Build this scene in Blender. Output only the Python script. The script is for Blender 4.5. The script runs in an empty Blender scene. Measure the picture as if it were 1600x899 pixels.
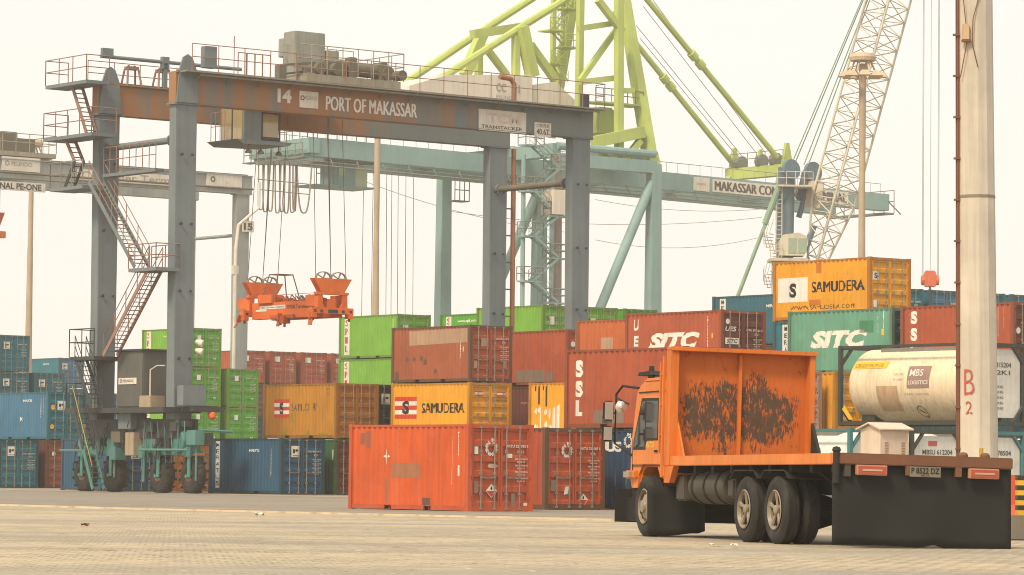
import bpy, bmesh, math, random
from mathutils import Vector, Matrix
random.seed(7)
S = bpy.context.scene
COL = S.collection
R = math.radians

# ------------------------------------------------------------------ camera
FPX, ROLL, PITCH, CAMH = 5400.0, R(0.6), 0.052715, 1.2446
cd = bpy.data.cameras.new('camera'); cam = bpy.data.objects.new('camera', cd); COL.objects.link(cam)
cd.sensor_width = 36; cd.lens = FPX / 1600 * 36; cd.clip_start = 1; cd.clip_end = 9000
_f = Vector((0, math.cos(PITCH), math.sin(PITCH)))
_r0 = Vector((1, 0, 0)); _u0 = Vector((0, -math.sin(PITCH), math.cos(PITCH)))
_c, _s = math.cos(ROLL), math.sin(ROLL)
_r = _c * _r0 + _s * _u0; _u = _c * _u0 - _s * _r0
cam.matrix_world = Matrix(((_r.x, _u.x, -_f.x, 0), (_r.y, _u.y, -_f.y, 0), (_r.z, _u.z, -_f.z, CAMH), (0, 0, 0, 1)))
S.camera = cam

# ------------------------------------------------------------------ light
SUN_EL, SUN_AZ = 50, 215        # sun stands to the left of the camera, a little behind it (azimuth clockwise from +Y)
w = bpy.data.worlds.new('World'); S.world = w; w.use_nodes = True
nt = w.node_tree; nt.nodes.clear()
out = nt.nodes.new('ShaderNodeOutputWorld'); bg = nt.nodes.new('ShaderNodeBackground')
sky = nt.nodes.new('ShaderNodeTexSky'); sky.sky_type = 'NISHITA'; sky.sun_disc = False
sky.sun_elevation = R(SUN_EL); sky.sun_rotation = R(SUN_AZ); sky.dust_density = 3
tc = nt.nodes.new('ShaderNodeTexCoord'); sep = nt.nodes.new('ShaderNodeSeparateXYZ')
rmp = nt.nodes.new('ShaderNodeValToRGB')
rmp.color_ramp.elements[0].position = 0.0; rmp.color_ramp.elements[0].color = (1.0, 0.92, 0.82, 1)
rmp.color_ramp.elements[1].position = 0.16; rmp.color_ramp.elements[1].color = (0.955, 0.92, 0.86, 1)
mul = nt.nodes.new('ShaderNodeVectorMath'); mul.operation = 'SCALE'; mul.inputs['Scale'].default_value = 4.55
mix = nt.nodes.new('ShaderNodeMix'); mix.data_type = 'RGBA'; mix.inputs[0].default_value = 0.93
L = nt.links
L.new(tc.outputs['Generated'], sep.inputs[0]); L.new(sep.outputs['Z'], rmp.inputs[0])
cn = nt.nodes.new('ShaderNodeTexNoise'); cn.inputs['Scale'].default_value = 3.2; cn.inputs['Detail'].default_value = 7; cmp_ = nt.nodes.new('ShaderNodeMapping'); cmp_.inputs['Scale'].default_value = (1, 1, 3.5)
cr = nt.nodes.new('ShaderNodeMapRange'); cr.inputs[1].default_value = .3; cr.inputs[2].default_value = .7; cr.inputs[3].default_value = .975; cr.inputs[4].default_value = 1.02
cm = nt.nodes.new('ShaderNodeVectorMath'); cm.operation = 'SCALE'
L.new(tc.outputs['Generated'], cmp_.inputs[0]); L.new(cmp_.outputs[0], cn.inputs['Vector']); L.new(cn.outputs[0], cr.inputs[0]); L.new(rmp.outputs[0], cm.inputs[0]); L.new(cr.outputs[0], cm.inputs['Scale'])
L.new(cm.outputs[0], mul.inputs[0]); L.new(sky.outputs[0], mix.inputs[6]); L.new(mul.outputs[0], mix.inputs[7])
L.new(mix.outputs[2], bg.inputs[0]); bg.inputs[1].default_value = 0.1; L.new(bg.outputs[0], out.inputs[0])
sd = bpy.data.lights.new('sun', 'SUN'); sd.energy = 1.5; sd.angle = R(12); sd.color = (1, 0.85, 0.62)
sun = bpy.data.objects.new('sun', sd); COL.objects.link(sun)
_d = Vector((math.sin(R(SUN_AZ)) * math.cos(R(SUN_EL)), math.cos(R(SUN_AZ)) * math.cos(R(SUN_EL)), math.sin(R(SUN_EL))))
sun.rotation_euler = _d.to_track_quat('Z', 'Y').to_euler()
S.view_settings.view_transform = 'Standard'; S.view_settings.look = 'None'
S.view_settings.exposure = 1.3; S.view_settings.gamma = 1
S.render.engine = 'CYCLES'; S.cycles.use_denoising = True
S.cycles.max_bounces = 6; S.cycles.diffuse_bounces = 3; S.cycles.glossy_bounces = 3; S.cycles.volume_bounces = 1
S.cycles.transparent_max_bounces = 8; S.cycles.denoising_prefilter = 'ACCURATE'; S.cycles.filter_width = 1.0

# ------------------------------------------------------------------ yard frame and camera rays
PHI = R(52.07); GAM = math.pi / 2 - PHI
YA = Vector((math.sin(PHI), math.cos(PHI), 0)); YB = Vector((-math.cos(PHI), math.sin(PHI), 0))
def yard(a, b, z=0): return YA * a + YB * b + Vector((0, 0, z))
def ray(px, py):
    U, V = px - 800, py - 449.5
    u = _c * U + _s * V; v = -_s * U + _c * V
    return _f + _r0 * (u / FPX) - _u0 * (v / FPX)
EYE = Vector((0, 0, CAMH))
def at_y(px, py, y): d = ray(px, py); return EYE + d * (y / d.y)
def at_z(px, py, z): d = ray(px, py); return EYE + d * ((z - CAMH) / d.z)
def ab(p): return Vector((p.dot(YA), p.dot(YB), p.z))
def at_b(px, py, b): d = ray(px, py); return ab(EYE + d * (b / d.dot(YB)))       # yard coordinates (a, b, z)
def at_a(px, py, a): d = ray(px, py); return ab(EYE + d * (a / d.dot(YA)))
def ground_z(y): return 0.0037 * max(0.0, 99 - y) if y < 99 else 0.0

# ------------------------------------------------------------------ materials
MATS = {}
def _nodes(name):
    m = bpy.data.materials.new(name); m.use_nodes = True; n = m.node_tree
    return m, n, n.nodes['Principled BSDF']
def flat(name, col, rough=0.6, metal=0.0, spec=0.3):
    if name in MATS: return MATS[name]
    m, n, b = _nodes(name)
    b.inputs['Roughness'].default_value = rough; b.inputs['Metallic'].default_value = metal
    b.inputs['Specular IOR Level'].default_value = spec
    t = n.nodes.new('ShaderNodeTexCoord'); no = n.nodes.new('ShaderNodeTexNoise'); no.inputs['Scale'].default_value = 2.5; no.inputs['Detail'].default_value = 6
    mx = n.nodes.new('ShaderNodeMix'); mx.data_type = 'RGBA'
    mx.inputs[6].default_value = (col[0] * .82, col[1] * .82, col[2] * .82, 1); mx.inputs[7].default_value = (min(1, col[0] * 1.15), min(1, col[1] * 1.15), min(1, col[2] * 1.15), 1)
    n.links.new(t.outputs['Object'], no.inputs['Vector']); n.links.new(no.outputs[0], mx.inputs[0]); n.links.new(mx.outputs[2], b.inputs['Base Color'])
    MATS[name] = m; return m
def paint(name, col, rust=0.25, streak=0.3, fade=0.25, rough=0.55, rustcol=(.10, .045, .02), dirt=(.09, .065, .04), scale=1.0):
    """weathered paint: blotchy fading, vertical dirt streaks, rust freckles and scrapes"""
    if name in MATS: return MATS[name]
    m, n, b = _nodes(name); N = n.nodes; K = n.links; col = tuple(min(.85, c * 1.06) for c in col)
    b.inputs['Roughness'].default_value = rough; b.inputs['Specular IOR Level'].default_value = 0.25
    t = N.new('ShaderNodeTexCoord'); oi = N.new('ShaderNodeObjectInfo')
    vm = N.new('ShaderNodeVectorMath'); vm.operation = 'SCALE'; vm.inputs[0].default_value = (37, 53, 0); K.new(oi.outputs['Random'], vm.inputs['Scale'])
    ad = N.new('ShaderNodeVectorMath'); ad.operation = 'ADD'; K.new(t.outputs['Object'], ad.inputs[0]); K.new(vm.outputs[0], ad.inputs[1])
    def noise(sx, sz, det, rgh=.6):
        mp = N.new('ShaderNodeMapping'); mp.inputs['Scale'].default_value = (sx * scale, sx * scale, sz * scale); K.new(ad.outputs[0], mp.inputs[0])
        q = N.new('ShaderNodeTexNoise'); q.inputs['Scale'].default_value = 1; q.inputs['Detail'].default_value = det; q.inputs['Roughness'].default_value = rgh
        K.new(mp.outputs[0], q.inputs['Vector']); return q.outputs[0]
    def ramp(src, lo, hi, v0, v1):
        mr = N.new('ShaderNodeMapRange'); mr.inputs[1].default_value = lo; mr.inputs[2].default_value = hi; mr.inputs[3].default_value = v0; mr.inputs[4].default_value = v1
        K.new(src, mr.inputs[0]); return mr.outputs[0]
    def mixc(fac, c0, c1):
        x = N.new('ShaderNodeMix'); x.data_type = 'RGBA'
        K.new(fac, x.inputs[0])
        for i, c in ((6, c0), (7, c1)):
            if isinstance(c, tuple): x.inputs[i].default_value = (*c, 1)
            else: K.new(c, x.inputs[i])
        return x.outputs[2]
    g = sum(col) / 3
    pale = tuple(min(1, c * .80 + g * .28 + .03) for c in col); deep = tuple(c * .78 for c in col)
    c = mixc(ramp(noise(.8, .8, 5), .3, .7, 0, 1), deep, col)
    c = mixc(ramp(noise(1.6, .5, 6), .5, .78, 0, fade), c, pale)
    c = mixc(ramp(noise(9, .35, 5), .46, .74, 0, streak), c, dirt)
    c = mixc(ramp(noise(3.2, 2.2, 9, .7), .60, .68, 0, rust), c, rustcol)
    c = mixc(ramp(noise(14, 1.4, 6, .7), .66, .72, 0, rust * .8), c, rustcol)
    K.new(c, b.inputs['Base Color'])
    bp = N.new('ShaderNodeBump'); bp.inputs['Strength'].default_value = .35; bp.inputs['Distance'].default_value = .05
    K.new(noise(2.2, 1.4, 5), bp.inputs['Height']); K.new(bp.outputs[0], b.inputs['Normal'])
    m['col'] = col; MATS[name] = m; return m
def edge_of(m):
    c = list(m['col']); return paint(m.name + '_edge', (c[0] * .55 + .03, c[1] * .55 + .016, c[2] * .55 + .008), rust=.6, streak=.5)

# ------------------------------------------------------------------ object helpers
def tag(o, label=None, cat=None, group=None, kind=None):
    if label: o['label'] = label
    if cat: o['category'] = cat
    if group: o['group'] = group
    if kind: o['kind'] = kind
    return o
def thing(name, label, cat, loc=(0, 0, 0), rotz=0.0, group=None):
    o = bpy.data.objects.new(name, None); o.empty_display_size = .3; COL.objects.link(o)
    o.location = loc; o.rotation_euler = (0, 0, rotz)
    return tag(o, label, cat, group)
def ything(name, label, cat, a, b, z=0, group=None):
    o = thing(name, label, cat, yard(a, b, z), GAM, group); o['_o'] = (a, b, z); return o
def link(name, me, mat, parent=None):
    o = bpy.data.objects.new(name, me); COL.objects.link(o)
    if parent: o.parent = parent
    if not me.materials: me.materials.append(None)
    o.material_slots[0].link = 'OBJECT'; o.material_slots[0].material = mat
    return o
class MB:
    """collects shapes, then makes ONE mesh object of them; org is subtracted from every vertex"""
    def __init__(s, org=(0, 0, 0)): s.v = []; s.f = []; s.o = Vector(org); s.k = []
    def add(s, vs, fs):
        k = len(s.v); s.k.append((len(s.v), len(s.f))); s.v += [Vector(p) - s.o for p in vs]; s.f += [tuple(i + k for i in f) for f in fs]; return s
    def box(s, x0, x1, y0, y1, z0, z1):
        return s.add([(x0, y0, z0), (x1, y0, z0), (x1, y1, z0), (x0, y1, z0), (x0, y0, z1), (x1, y0, z1), (x1, y1, z1), (x0, y1, z1)],
                     [(3, 2, 1, 0), (4, 5, 6, 7), (0, 1, 5, 4), (1, 2, 6, 5), (2, 3, 7, 6), (3, 0, 4, 7)])
    def taper(s, c0, w0, c1, w1):
        """box from rectangle w0=(wx,wy) about c0 to rectangle w1 about c1 (both horizontal)"""
        vs = []
        for c, (wx, wy) in ((c0, w0), (c1, w1)):
            vs += [(c[0] - wx / 2, c[1] - wy / 2, c[2]), (c[0] + wx / 2, c[1] - wy / 2, c[2]), (c[0] + wx / 2, c[1] + wy / 2, c[2]), (c[0] - wx / 2, c[1] + wy / 2, c[2])]
        return s.add(vs, [(3, 2, 1, 0), (4, 5, 6, 7), (0, 1, 5, 4), (1, 2, 6, 5), (2, 3, 7, 6), (3, 0, 4, 7)])
    def bar(s, p, q, wdt, hgt, up=(0, 0, 1), w1=None, h1=None):
        p, q = Vector(p), Vector(q); d = (q - p).normalized(); up = Vector(up)
        if abs(d.dot(up)) > .98: up = Vector((0, 1, 0))
        x = d.cross(up).normalized(); y = x.cross(d)
        vs = []
        for c, a, h in ((p, wdt, hgt), (q, w1 or wdt, h1 or hgt)):
            vs += [c - x * a / 2 - y * h / 2, c + x * a / 2 - y * h / 2, c + x * a / 2 + y * h / 2, c - x * a / 2 + y * h / 2]
        return s.add(vs, [(0, 1, 2, 3), (7, 6, 5, 4), (1, 0, 4, 5), (2, 1, 5, 6), (3, 2, 6, 7), (0, 3, 7, 4)])
    def tube(s, pts, r, n=8, cap=True, r1=None):
        pts = [Vector(p) for p in pts]; k = len(pts); vs = []; fs = []
        t0 = (pts[1] - pts[0]).normalized(); ref = Vector((0, 0, 1)) if abs(t0.z) < .9 else Vector((1, 0, 0))
        for i, p in enumerate(pts):
            t = ((pts[min(i + 1, k - 1)] - pts[max(i - 1, 0)])).normalized()
            x = t.cross(ref)
            if x.length < 1e-4: x = t.cross(Vector((0, 1, 0)))
            x.normalize(); y = t.cross(x)
            rr = r if r1 is None else r + (r1 - r) * i / (k - 1)
            vs += [p + (x * math.cos(2 * math.pi * j / n) + y * math.sin(2 * math.pi * j / n)) * rr for j in range(n)]
        for i in range(k - 1):
            for j in range(n):
                fs.append((i * n + j, i * n + (j + 1) % n, (i + 1) * n + (j + 1) % n, (i + 1) * n + j))
        if cap: fs += [tuple(range(n))[::-1], tuple((k - 1) * n + j for j in range(n))]
        return s.add(vs, fs)
    def lathe(s, prof, c, axis, n=32, cap=True):
        """profile [(t along axis, radius)] turned about axis through c"""
        ax = Vector(axis).normalized(); ref = Vector((0, 0, 1)) if abs(ax.z) < .9 else Vector((1, 0, 0))
        x = ax.cross(ref).normalized(); y = ax.cross(x); c = Vector(c); vs = []; fs = []
        for t, r in prof:
            vs += [c + ax * t + (x * math.cos(2 * math.pi * j / n) + y * math.sin(2 * math.pi * j / n)) * r for j in range(n)]
        for i in range(len(prof) - 1):
            for j in range(n):
                fs.append((i * n + j, i * n + (j + 1) % n, (i + 1) * n + (j + 1) % n, (i + 1) * n + j))
        if prof[0] == prof[-1]: cap = False
        if cap and prof[0][1] > 1e-4: fs.append(tuple(range(n))[::-1])
        if cap and prof[-1][1] > 1e-4: fs.append(tuple((len(prof) - 1) * n + j for j in range(n)))
        return s.add(vs, fs)
    def prism(s, pts, U, V, W, o=(0, 0, 0)):
        """outline pts (u,v) in plane U,V at o, pushed along W"""
        U, V, W, o = Vector(U), Vector(V), Vector(W), Vector(o); k = len(pts)
        vs = [o + U * p[0] + V * p[1] for p in pts] + [o + U * p[0] + V * p[1] + W for p in pts]
        return s.add(vs, [tuple(range(k))[::-1], tuple(range(k, 2 * k))] + [(i, (i + 1) % k, (i + 1) % k + k, i + k) for i in range(k)])
    def grid(s, P):
        k = len(s.v); nr, nc = len(P), len(P[0])
        return s.add([p for row in P for p in row], [(i * nc + j, i * nc + j + 1, (i + 1) * nc + j + 1, (i + 1) * nc + j) for i in range(nr - 1) for j in range(nc - 1)])
    def mesh(s, name, smooth=False, bevel=0, fix=True):
        me = bpy.data.meshes.new(name); me.from_pydata([tuple(p) for p in s.v], [], s.f)
        if fix or bevel:
            bm = bmesh.new(); bm.from_mesh(me)
            if fix: bmesh.ops.recalc_face_normals(bm, faces=bm.faces)
            if bevel: bmesh.ops.bevel(bm, geom=[e for e in bm.edges if len(e.link_faces) == 2 and e.calc_face_angle(0) > .6], offset=bevel, segments=2, affect='EDGES', clamp_overlap=True)
            bm.to_mesh(me); bm.free()
        if smooth:
            for p in me.polygons: p.use_smooth = True
            me.set_sharp_from_angle(angle=R(35))
        me.materials.append(None)
        return me
    def build(s, name, mat, parent=None, smooth=False, bevel=0, fix=True, label=None):
        o = link(name, s.mesh(name, smooth, bevel, fix), mat, parent)
        if label: o['label'] = label
        return o
def build_each(m, name, mat, parent, **kw):
    """every shape collected in m becomes a mesh object of its own"""
    ks = m.k + [(len(m.v), len(m.f))]; r = None
    for (v0, f0), (v1, f1) in zip(ks, ks[1:]):
        q = MB(); q.v = m.v[v0:v1]; q.f = [tuple(i - v0 for i in f) for f in m.f[f0:f1]]; r = q.build(name, mat, parent, **kw)
    return r
def org(t): return Vector(t['_o'])
def copy_tree(o, parent=None):
    c = o.copy(); COL.objects.link(c); c.parent = parent
    for ch in list(o.children): copy_tree(ch, c)
    return c

# ------------------------------------------------------------------ lettering
_TX = {}
def text_geo(s, bold=0.0, shear=0.0):
    """2-D outline faces of a word, scaled to a unit box"""
    k = (s, bold, shear)
    if k in _TX: return _TX[k]
    cu = bpy.data.curves.new('lettering', 'FONT'); cu.body = s; cu.offset = bold; cu.shear = shear; cu.resolution_u = 3
    o = bpy.data.objects.new('lettering', cu); COL.objects.link(o)
    bpy.context.view_layer.update()
    me = bpy.data.meshes.new_from_object(o.evaluated_get(bpy.context.evaluated_depsgraph_get()))
    vs = [(v.co.x, v.co.y) for v in me.vertices]; fs = [tuple(p.vertices) for p in me.polygons]
    bpy.data.objects.remove(o); bpy.data.curves.remove(cu); bpy.data.meshes.remove(me)
    if vs:
        x0 = min(v[0] for v in vs); x1 = max(v[0] for v in vs); y0 = min(v[1] for v in vs); y1 = max(v[1] for v in vs)
        vs = [((x - x0) / max(x1 - x0, 1e-6), (y - y0) / max(y1 - y0, 1e-6)) for x, y in vs]
    _TX[k] = (vs, fs); return _TX[k]
def text_at(s, x, y, w, h, bold=.02, shear=0.0, rot=0):
    vs, fs = text_geo(s, bold, shear)
    if rot:
        c, n = math.cos(R(rot)), math.sin(R(rot))
        return [(x + ((u - .5) * w) * c - ((v - .5) * h) * n, y + ((u - .5) * w) * n + ((v - .5) * h) * c) for u, v in vs], fs
    return [(x + u * w, y + v * h) for u, v in vs], fs
def heavy(name, word, x, y, w, h, mp, mat, parent, d, n, cuts=(), bold=0.0):
    """a fat stroke: the word painted in three coats, each a hair to the side of the one below"""
    for i, s in enumerate((0, -1, 1)): r = decal(name, [text_at(word, x + s * d, y, w, h, bold)], (lambda u, v, k=i: Vector(mp(u, v)) + Vector(n) * (.0025 * k)), mat, parent, cuts)
    return r
def rect_at(x, y, w, h): return [(x, y), (x + w, y), (x + w, y + h), (x, y + h)], [(0, 1, 2, 3)]
def poly_at(pts): return list(pts), [tuple(range(len(pts)))]
def disc_at(x, y, r, n=20, r2=0):
    a = [(x + r * math.cos(2 * math.pi * i / n), y + r * math.sin(2 * math.pi * i / n)) for i in range(n)]
    if not r2: return a, [tuple(range(n))]
    c = [(x + r2 * math.cos(2 * math.pi * i / n), y + r2 * math.sin(2 * math.pi * i / n)) for i in range(n)]
    return a + c, [(i, (i + 1) % n, n + (i + 1) % n, n + i) for i in range(n)]
SPLIT = ('label', 'paint_patch', 'sticker', 'drip', 'graffiti', 'scrape')
def decal(name, geos, mp, mat, parent, cuts=()):
    if name in SPLIT and len(geos) > 1:
        for g in geos: r = decal(name, [g], mp, mat, parent, cuts)
        return r
    """flat paint: (u,v) faces pushed through mp(u,v) -> 3-D, first cut along u = cuts so that it follows the corrugation"""
    bm = bmesh.new()
    for vs, fs in geos:
        bv = [bm.verts.new((x, y, 0)) for x, y in vs]
        for f in fs:
            try: bm.faces.new([bv[i] for i in f])
            except ValueError: pass
    if len(bm.verts) and cuts:
        lo = min(v.co.x for v in bm.verts); hi = max(v.co.x for v in bm.verts)
        for c in cuts:
            if lo < c < hi:
                bmesh.ops.bisect_plane(bm, geom=bm.verts[:] + bm.edges[:] + bm.faces[:], plane_co=(c, 0, 0), plane_no=(1, 0, 0), dist=1e-5)
    for v in bm.verts: v.co = mp(v.co.x, v.co.y)
    me = bpy.data.meshes.new(name); bm.to_mesh(me); bm.free()
    return link(name, me, mat, parent)
# ================================================================== ground
def ground_material():
    m, n, b = _nodes('block_paving'); N = n.nodes; K = n.links
    b.inputs['Roughness'].default_value = .85; b.inputs['Specular IOR Level'].default_value = .2
    t = N.new('ShaderNodeTexCoord')
    rot = N.new('ShaderNodeMapping'); rot.inputs['Rotation'].default_value = (0, 0, R(-15)); K.new(t.outputs['Object'], rot.inputs[0])
    br = N.new('ShaderNodeTexBrick'); br.inputs['Scale'].default_value = 1; br.inputs['Mortar Size'].default_value = .016; br.inputs['Brick Width'].default_value = .24; br.inputs['Row Height'].default_value = .24
    br.inputs['Color1'].default_value = (.43, .36, .255, 1); br.inputs['Color2'].default_value = (.34, .28, .195, 1); br.inputs['Mortar'].default_value = (.075, .055, .035, 1)
    br.inputs['Mortar Smooth'].default_value = .3; br.inputs['Bias'].default_value = 0
    K.new(rot.outputs[0], br.inputs['Vector'])
    def noise(sc, det, rg=.6, rotz=0.0):
        mp = N.new('ShaderNodeMapping'); mp.inputs['Scale'].default_value = sc; mp.inputs['Rotation'].default_value = (0, 0, rotz); K.new(t.outputs['Object'], mp.inputs[0])
        q = N.new('ShaderNodeTexNoise'); q.inputs['Scale'].default_value = 1; q.inputs['Detail'].default_value = det; q.inputs['Roughness'].default_value = rg; K.new(mp.outputs[0], q.inputs['Vector']); return q.outputs[0]
    def mixc(f, lo, hi, mx, c0, c1):
        mr = N.new('ShaderNodeMapRange'); mr.inputs[1].default_value = lo; mr.inputs[2].default_value = hi; mr.inputs[4].default_value = mx; K.new(f, mr.inputs[0])
        x = N.new('ShaderNodeMix'); x.data_type = 'RGBA'; K.new(mr.outputs[0], x.inputs[0]); K.new(c0, x.inputs[6])
        if isinstance(c1, tuple): x.inputs[7].default_value = (*c1, 1)
        else: K.new(c1, x.inputs[7])
        return x.outputs[2]
    mo = N.new('ShaderNodeMix'); mo.data_type = 'RGBA'; mo.inputs[6].default_value = (.07, .05, .03, 1); mo.inputs[7].default_value = (.40, .33, .225, 1)
    mrr = N.new('ShaderNodeMapRange'); mrr.inputs[1].default_value = .46; mrr.inputs[2].default_value = .62; K.new(noise((.22, .30, 1), 7, .65), mrr.inputs[0]); K.new(mrr.outputs[0], mo.inputs[0]); K.new(mo.outputs[2], br.inputs['Mortar'])
    c = mixc(noise((.9, .9, 1), 6), .45, .75, .6, br.outputs[0], (.50, .41, .28))           # sand swept over the blocks
    c = mixc(noise((.035, .22, 1), 4, .55), .52, .66, .7, c, (.22, .20, .165))                # oily wheel lanes across the yard
    c = mixc(noise((5, 3, 1), 6, .75), .5, .70, .5, c, (.60, .50, .35))
    sx = N.new('ShaderNodeSeparateXYZ'); K.new(t.outputs['Object'], sx.inputs[0])
    def mth(op, a, b_):
        x = N.new('ShaderNodeMath'); x.operation = op
        for i, v in enumerate((a, b_)):
            if isinstance(v, (int, float)): x.inputs[i].default_value = v
            else: K.new(v, x.inputs[i])
        return x.outputs[0]
    wob = mth('MULTIPLY', mth('SUBTRACT', noise((.06, .10, 1), 4), .5), 11); grit = mth('MULTIPLY', noise((.9, .5, 1), 7, .7), .9)
    for kx, c0, wd, st, colr in ((.42, 48.8, 1.7, .62, (.235, .215, .18)), (-.10, 33.5, 2.2, .5, (.235, .222, .195)), (.47, 64.0, 2.4, .38, (.25, .222, .18))):   # greasy lanes where trucks turn
        d = mth('ABSOLUTE', mth('ADD', mth('SUBTRACT', mth('ADD', sx.outputs[1], mth('MULTIPLY', sx.outputs[0], kx)), c0), wob), 0)
        c = mixc(mth('SUBTRACT', mth('ADD', 1.0, grit), mth('DIVIDE', d, wd)), .35, 1.0, st, c, colr)
    c = mixc(noise((1.1, .30, 1), 8, .7), .54, .66, .55, c, (.27, .225, .16))                  # worn dips and stains
    c = mixc(noise((3.6, 1.0, 1), 8, .75), .60, .66, .8, c, (.11, .08, .05))                   # spilled grit, open joints
    c = mixc(noise((6, 2.2, 1), 6, .7), .63, .68, .7, c, (.66, .54, .36))                       # chips and sand grains
    K.new(c, b.inputs['Base Color'])
    bp = N.new('ShaderNodeBump'); bp.inputs['Strength'].default_value = .5; bp.inputs['Distance'].default_value = .012; K.new(br.outputs['Fac'], bp.inputs['Height']); bp.invert = True
    K.new(bp.outputs[0], b.inputs['Normal']); return m
def asphalt(name, c0, c1, c2):
    m, n, b = _nodes(name); N = n.nodes; K = n.links
    b.inputs['Roughness'].default_value = .9; b.inputs['Specular IOR Level'].default_value = .15
    t = N.new('ShaderNodeTexCoord'); cur = None
    for sc, det, lo, hi, col in (((.12, .4, 1), 6, .35, .65, c1), ((1.2, 2.5, 1), 8, .5, .72, c2)):
        mp = N.new('ShaderNodeMapping'); mp.inputs['Scale'].default_value = sc; mp.inputs['Rotation'].default_value = (0, 0, -GAM); K.new(t.outputs['Object'], mp.inputs[0])
        q = N.new('ShaderNodeTexNoise'); q.inputs['Scale'].default_value = 1; q.inputs['Detail'].default_value = det; K.new(mp.outputs[0], q.inputs['Vector'])
        mr = N.new('ShaderNodeMapRange'); mr.inputs[1].default_value = lo; mr.inputs[2].default_value = hi; K.new(q.outputs[0], mr.inputs[0])
        x = N.new('ShaderNodeMix'); x.data_type = 'RGBA'; K.new(mr.outputs[0], x.inputs[0]); x.inputs[7].default_value = (*col, 1)
        if cur is None: x.inputs[6].default_value = (*c0, 1)
        else: K.new(cur, x.inputs[6])
        cur = x.outputs[2]
    K.new(cur, b.inputs['Base Color']); return m
ys = [-60, 0, 20] + list(range(24, 104, 4)) + [120, 160, 240, 400, 800, 1600, 4000]
xs = [-4000, -800, -200, -80, -40, 0, 40, 80, 200, 800, 4000]
g = MB().grid([[(x, y, ground_z(y)) for x in xs] for y in ys]).build('ground', ground_material(), fix=False); tag(g, kind='structure')
def strip(name, a0, a1, b0, b1, dz, mat):
    nb = 60; P = []
    for i in range(nb + 1):
        b_ = b0 + (b1 - b0) * i / nb
        P.append([(p.x, p.y, ground_z(p.y) + dz) for p in (yard(a0 + (a1 - a0) * j / 8, b_) for j in range(9))])
    return tag(MB().grid(P).build(name, mat, fix=False), kind='structure')
strip('road', 52.5, 240, -60, 420, .006, asphalt('yard_asphalt', (.20, .175, .145), (.26, .225, .18), (.31, .265, .205)))
strip('crane_runway', 83.9, 87.6, -60, 420, .012, asphalt('runway_concrete', (.34, .29, .22), (.29, .25, .19), (.25, .21, .16)))
nb = 80; kb = MB(); kp = []
for i in range(nb + 1):
    q0, q1 = yard(52.25, -40 + 300 * i / nb), yard(52.5, -40 + 300 * i / nb); z0, z1 = ground_z(q0.y), ground_z(q1.y); kp.append([(q0.x, q0.y, z0 - .02), (q0.x, q0.y, z0 + .045), (q1.x, q1.y, z1 + .045), (q1.x, q1.y, z1 - .02)])
kb.grid(kp); tag(kb.build('kerb', asphalt('kerb_concrete', (.70, .55, .36), (.55, .43, .27), (.34, .27, .18)), fix=False), kind='structure')
strip('painted_line', 59.5, 59.65, 88, 200, .011, asphalt('worn_yellow_paint', (.45, .33, .12), (.30, .24, .13), (.20, .17, .13)))

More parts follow.
